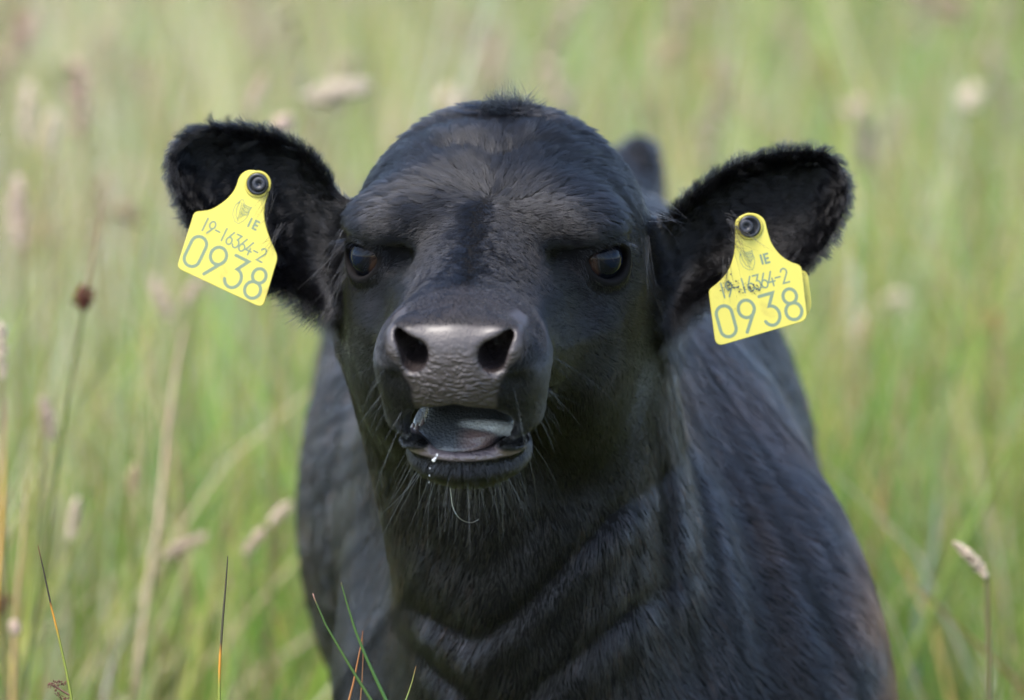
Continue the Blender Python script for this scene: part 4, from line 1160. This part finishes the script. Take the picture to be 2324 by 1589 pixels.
# stalks one can pick out: (x0,y0) lower and (x1,y1) upper end of the head in the photo, depth beyond focus (cm), thickness (px), colour, label
CR = (0.62, 0.52, 0.40); PK = (0.58, 0.45, 0.36); ST_ = (0.42, 0.33, 0.20); BR = (0.16, 0.055, 0.035); OR_ = (0.42, 0.22, 0.10)
HEADS = [
 (62, 330, 66, 165, 190, 34, CR, 'broad cream seed head, tall one near the upper left corner of the field'),
 (108, 355, 124, 235, 190, 30, CR, 'cream seed head leaning right, beside the tall one at upper left'),
 (45, 560, 40, 375, 150, 32, PK, 'pinkish flat-topped seed head at the far left, level with the left ear'),
 (105, 560, 118, 480, 230, 30, ST_, 'faint straw seed head left of the brown rush cluster'),
 (700, 225, 832, 178, 170, 46, CR, 'bright drooping seed head above the calf\'s left-hand ear in the picture'),
 (565, 245, 605, 160, 180, 20, PK, 'narrow slanting pink seed head directly above the left-hand ear'),
 (625, 300, 655, 262, 120, 34, PK, 'small pink seed head touching the hairy top of the left-hand ear'),
 (255, 475, 322, 485, 210, 34, ST_, 'short pale seed head lying sideways to the left of the left-hand ear'),
 (385, 725, 348, 615, 150, 26, PK, 'pink seed head hanging just below the corner of the left ear tag'),
 (425, 690, 450, 625, 140, 22, PK, 'small pinkish seed head half hidden under the left ear tag'),
 (95, 905, 122, 985, 85, 26, PK, 'knobbly pink seed head nodding to the right at the left of the picture'),
 (5, 860, 2, 710, 60, 24, CR, 'cream seed head cut by the left edge of the picture'),
 (160, 1225, 176, 1115, 95, 22, CR, 'slim cream seed head, upright in the lower left grass'),
 (300, 1125, 306, 1045, 95, 20, ST_, 'small straw seed head with a notch, above the lower left grass'),
 (375, 1265, 468, 1200, 110, 24, PK, 'pinkish seed head slanting up to the right, lower left of the calf'),
 (560, 1255, 600, 1190, 95, 22, PK, 'pink seed head slanting beside the calf\'s flank, lower one'),
 (615, 1190, 658, 1135, 100, 24, CR, 'cream seed head slanting against the calf\'s flank, upper one'),
 (38, 1440, 30, 1405, 60, 22, PK, 'round pink seed head low at the left edge'),
 (1950, 780, 1975, 700, 230, 40, CR, 'pale seed head stooping in the field to the right of the right ear tag'),
 (1985, 705, 2058, 665, 230, 36, CR, 'pale seed head arching right, beyond the right ear tag'),
 (2240, 1310, 2168, 1215, 40, 25, CR, 'sharp curved pinkish-white seed head on a thin stem at lower right'),
 (2085, 1400, 2092, 1340, 180, 34, ST_, 'soft straw seed head low at the right of the calf\'s shoulder'),
 (2195, 250, 2215, 195, 260, 40, CR, 'washed-out seed head in the upper right of the field'),
 (1010, 250, 1030, 205, 260, 44, CR, 'washed-out cream seed head above the calf\'s crown on the left'),
 (1500, 150, 1530, 90, 280, 40, ST_, 'washed-out straw seed head above the gap between crown and right-hand ear'),
 (2260, 760, 2255, 700, 200, 26, OR_, 'rusty pink seed head near the right edge'),
 (800, 1020, 802, 960, 160, 20, ST_, 'straw tip'),
]
HEADS = HEADS[:-1]
for (x0, y0, x1, y1, f, th_, cc, lb) in HEADS:
    A = M2W(PX(x0, y0, f)); B = M2W(PX(x1, y1, f)); hd = B - A; hl = np.linalg.norm(hd); sc_ = (1 + f / 400) / PXCM * 0.01
    rx = A[0] - hd[0] * 1.2 + (0.04 if x0 > 1900 else 0)
    if lb.startswith('sharp'): rx = M2W(PX(2275, 1589, f))[0] + 0.01
    root = (rx, A[1] + 0.02, 0.0)
    dn_ = y1 > y0
    e = empty('grass_stalk', root)
    tag(e, lb, 'grass stalk', 'seeding grass stalks standing out of the field')
    S_, H_ = stalk_parts(root, A, hd / hl, hl, th_ * 0.5 * sc_, 1.15, stem_r=0.0011 + .0004 * (f > 100) + .0006 * (f == 40), spk=110, seedc=cc, stemc=(0.26, 0.22, 0.12))
    for nm, (vv, ff, c1), mm_ in (('stem', S_, m_grass), ('seed_head', H_, m_seed)):
        m1 = mesh(nm, vv, ff); vcol(m1, 'gcol', np.tile(np.array(c1), (len(vv), 1)) * (0.85 + .3 * rng.random((len(vv), 1)))); link(nm, m1, mm_, e)
    if lb.startswith('sharp'):
        pass

# rushes: smooth tapering stems through photo points
m_rush = grass_mat('rush_stem', 0.05, 0.4)
GRN = (0.045, 0.085, 0.018); YG = (0.16, 0.19, 0.03); ORG = (0.42, 0.19, 0.02); DK = (0.030, 0.022, 0.016); RUS = (0.17, 0.065, 0.025)
def tube(line, radii, cols, ns=7):
    sv, sf, cv = [], [], []
    line = np.array(line); T = nrm(np.gradient(line, axis=0))
    for i, q in enumerate(line):
        e1_ = nrm(np.cross(T[i], [0, 1, 0.0])); e2_ = np.cross(T[i], e1_)
        for j in range(ns): a = j * 2 * math.pi / ns; sv.append(q + radii[i] * (math.cos(a) * e1_ + math.sin(a) * e2_)); cv.append(cols[i])
    for i in range(len(line) - 1):
        for j in range(ns): sf.append((i * ns + j, i * ns + (j + 1) % ns, (i + 1) * ns + (j + 1) % ns, (i + 1) * ns + j))
    return np.array(sv), sf, np.array(cv)
def rush(pts, f, wpx, stops, label, name='rush'):
    """pts from the tip down, photo positions; stops: (fraction from the tip, colour)"""
    P = np.array([PX(x, y, f) for x, y in pts]); Wp = M2W(P)
    d_ = nrm(Wp[-1] - Wp[-2]); g = Wp[-1] + d_ * (Wp[-1][2] / max(-d_[2], .5)); g[2] = 0
    n_ = 26; fr = resample(Wp, n_); below = resample(np.array([Wp[-1], g]), 6)[1:]
    line = np.concatenate([fr, below]); q = np.linspace(0, 1, n_)
    rad = wpx / PXCM * 0.005 * (0.22 + 0.78 * q ** .55); rad = np.concatenate([rad, np.full(5, rad[-1] * 1.15)])
    sp_ = np.array([s_[0] for s_ in stops]); sc_ = np.array([s_[1] for s_ in stops]); cols = np.stack([np.interp(q, sp_, sc_[:, i]) for i in range(3)], 1)
    cols = np.concatenate([cols, np.tile(cols[-1], (5, 1))])
    e = empty(name, tuple(g)); tag(e, label, 'rush' if name == 'rush' else 'grass blade', 'rush stems in sharp focus along the bottom edge' if name == 'rush' else 'broad blades standing out of the blurred field', kind='thing')
    v1, f1, c1 = tube(line, rad, cols); m1 = mesh('stem', v1, f1); vcol(m1, 'gcol', c1); link('stem', m1, m_rush, e)
    return e, line
def florets(e, centres, r_, c, name='flower_cluster', n=22):
    vv, ff, cc = [], [], []
    for ct_ in centres:
        for _ in range(n):
            d_ = rng.normal(size=3); d_ /= np.linalg.norm(d_); o0 = len(vv); b_ = ct_ + d_ * r_ * rng.uniform(.3, .9); l_ = r_ * .55; s1 = nrm(np.cross(d_, [.3, .9, .1])) * l_ * .35; s2 = nrm(np.cross(d_, s1)) * l_ * .35
            vv += [b_ - d_ * l_ * .3, b_ + s1, b_ - s1 * .5 + s2, b_ - s1 * .5 - s2, b_ + d_ * l_]
            ff += [(o0, o0 + 1, o0 + 2), (o0, o0 + 2, o0 + 3), (o0, o0 + 3, o0 + 1), (o0 + 4, o0 + 2, o0 + 1), (o0 + 4, o0 + 3, o0 + 2), (o0 + 4, o0 + 1, o0 + 3)]
            cc += [np.array(c) * rng.uniform(.6, 1.4)] * 5
    m1 = mesh(name, vv, ff); vcol(m1, 'gcol', np.array(cc)); return link(name, m1, m_seed, e)
e1r, _ = rush([(86, 1238), (100, 1300), (116, 1376), (132, 1440), (150, 1520), (163, 1589)], -4, 6.5, [(0, RUS), (.1, DK), (.36, DK), (.41, ORG), (.5, ORG), (.62, YG), (1, YG)], 'rush with black tip and long orange band, leftmost of the sharp ones')
br = [(130, 1552), (122, 1550), (138, 1548), (112, 1556), (126, 1562), (146, 1551), (130, 1575), (142, 1583), (150, 1586)]
florets(e1r, [M2W(PX(x, y, -4)) for x, y in br], 0.0019, (0.20, 0.085, 0.065), n=16)
bl, bf, bc_ = tube(M2W(np.array([PX(158, 1578, -4), PX(148, 1572, -4), PX(132, 1562, -4), PX(118, 1555, -4)])), [.0006] * 4, [(.12, .06, .04)] * 4, 5)
mb = mesh('flower_stalk', bl, bf); vcol(mb, 'gcol', bc_); link('flower_stalk', mb, m_rush, e1r)
rush([(517, 1262), (512, 1330), (506, 1400), (500, 1480), (498, 1530), (498, 1589)], -3, 7.5, [(0, DK), (.62, (0.05, 0.045, 0.02)), (.67, ORG), (.78, ORG), (.9, YG), (1, YG)], 'straight rush with dark upper half and short orange band')
er, _ = rush([(710, 1347), (714, 1360), (740, 1420), (775, 1480), (805, 1530), (842, 1589)], -2, 8, [(0, (0.5, 0.3, 0.25)), (.04, (.25, .12, .08)), (.09, GRN), (1, GRN)], 'green rush with broken reddish tip crossing the calf\'s dark flank')
rush([(774, 1322), (786, 1365), (806, 1430), (830, 1490), (855, 1545), (876, 1589)], -2, 9, [(0, (.10, .07, .04)), (.04, GRN), (1, (0.04, 0.095, 0.02))], 'tallest green rush against the calf\'s chest')
rush([(824, 1432), (818, 1470), (808, 1520), (802, 1550), (792, 1589)], 0, 5, [(0, RUS), (.2, (0.26, 0.10, 0.03)), (1, (0.28, 0.12, 0.035))], 'rusty orange dead rush between the two green ones')
rush([(822, 1430), (824, 1490), (822, 1540), (818, 1589)], 1, 2.5, [(0, RUS), (1, (0.24, 0.12, 0.05))], 'thin dry brown rush behind the rusty orange one')
rush([(944, 1512), (936, 1545), (928, 1570), (921, 1589)], -2, 3.5, [(0, (.25, .12, .04)), (.3, (.18, .17, .04)), (1, (.15, .2, .05))], 'short yellowish rush tip beside the dark neck edge')
# blurred rushes at the left with brown flower clusters
eb, _ = rush([(236, 430), (215, 560), (195, 670), (172, 800), (150, 920), (132, 1040)], 62, 13, [(0, (.20, .12, .06)), (.4, (.20, .13, .07)), (.42, (0.10, .11, .03)), (1, (0.11, 0.13, 0.035))], 'blurred tall rush at left carrying a round brown flower cluster')
florets(eb, [M2W(PX(194, 668, 62)), M2W(PX(188, 684, 62))], 0.0062, BR, n=70)
eb2, _ = rush([(-12, 1290), (-4, 1340), (2, 1400), (4, 1500)], 70, 9, [(0, (.2, .1, .05)), (1, (.12, .12, .04))], 'blurred rush at the left edge with a red-brown cluster')
florets(eb2, [M2W(PX(8, 1365, 70)), M2W(PX(2, 1378, 70))], 0.0058, BR, n=50)
rush([(420, 740), (398, 850), (378, 1000), (362, 1180), (338, 1330), (318, 1480), (305, 1589)], 100, 26, [(0, (.40, .30, .20)), (.5, (.44, .33, .23)), (1, (.38, .30, .18))], 'broad pale straw blade rising left of the calf', 'tall_grass')
rush([(72, 1030), (60, 1110), (52, 1230), (40, 1330), (32, 1450), (28, 1589)], 70, 12, [(0, (.40, .30, .18)), (1, (.42, .27, .12))], 'thin straw blade running down the left margin', 'tall_grass')
rush([(12, 900), (10, 1050), (4, 1180), (-4, 1300)], 60, 12, [(0, (.42, .33, .25)), (.6, (.50, .28, .05)), (1, (.50, .28, .05))], 'orange-footed straw blade on the very left edge', 'tall_grass')
rush([(330, 1380), (290, 1440), (255, 1500), (235, 1589)], 90, 14, [(0, (.22, .20, .20)), (1, (.28, .25, .22))], 'greyish dead blade bent towards the lower left', 'tall_grass')
rush([(232, 1080), (205, 1200), (150, 1320), (110, 1400)], 90, 10, [(0, (.10, .09, .03)), (1, (.10, .13, .04))], 'dark olive blade slanting through the lower left grass', 'tall_grass')
# broad blades at the right
for pts, f, w_, c1, lb in [
  ([(1975, 900), (1930, 1050), (1905, 1200), (1900, 1330)], 130, 34, (0.13, 0.20, 0.045), 'broad green blade leaning right, next to the calf\'s back'),
  ([(2060, 830), (2040, 980), (2000, 1150), (1975, 1300)], 150, 26, (0.24, 0.17, 0.07), 'brownish blade between the green ones at right'),
  ([(2180, 700), (2150, 900), (2120, 1050), (2100, 1250)], 150, 34, (0.14, 0.22, 0.05), 'long green blade right of the brownish one'),
  ([(2300, 980), (2240, 1130), (2170, 1260), (2110, 1400)], 110, 30, (0.17, 0.24, 0.05), 'yellow-green blade slanting from the right edge'),
  ([(2130, 1130), (2120, 1250), (2085, 1380), (2075, 1500)], 130, 30, (0.17, 0.23, 0.16), 'bluish green blade at lower right'),
  ([(1890, 1000), (1900, 1150), (1950, 1300), (2010, 1450)], 120, 26, (0.16, 0.23, 0.05), 'bright green blade along the shoulder outline')]:
    rush(pts, f, w_, [(0, c1), (1, tuple(np.array(c1) * .8))], lb, 'tall_grass')
LOG.append(time.time() - T0)
print('LOG', LOG)
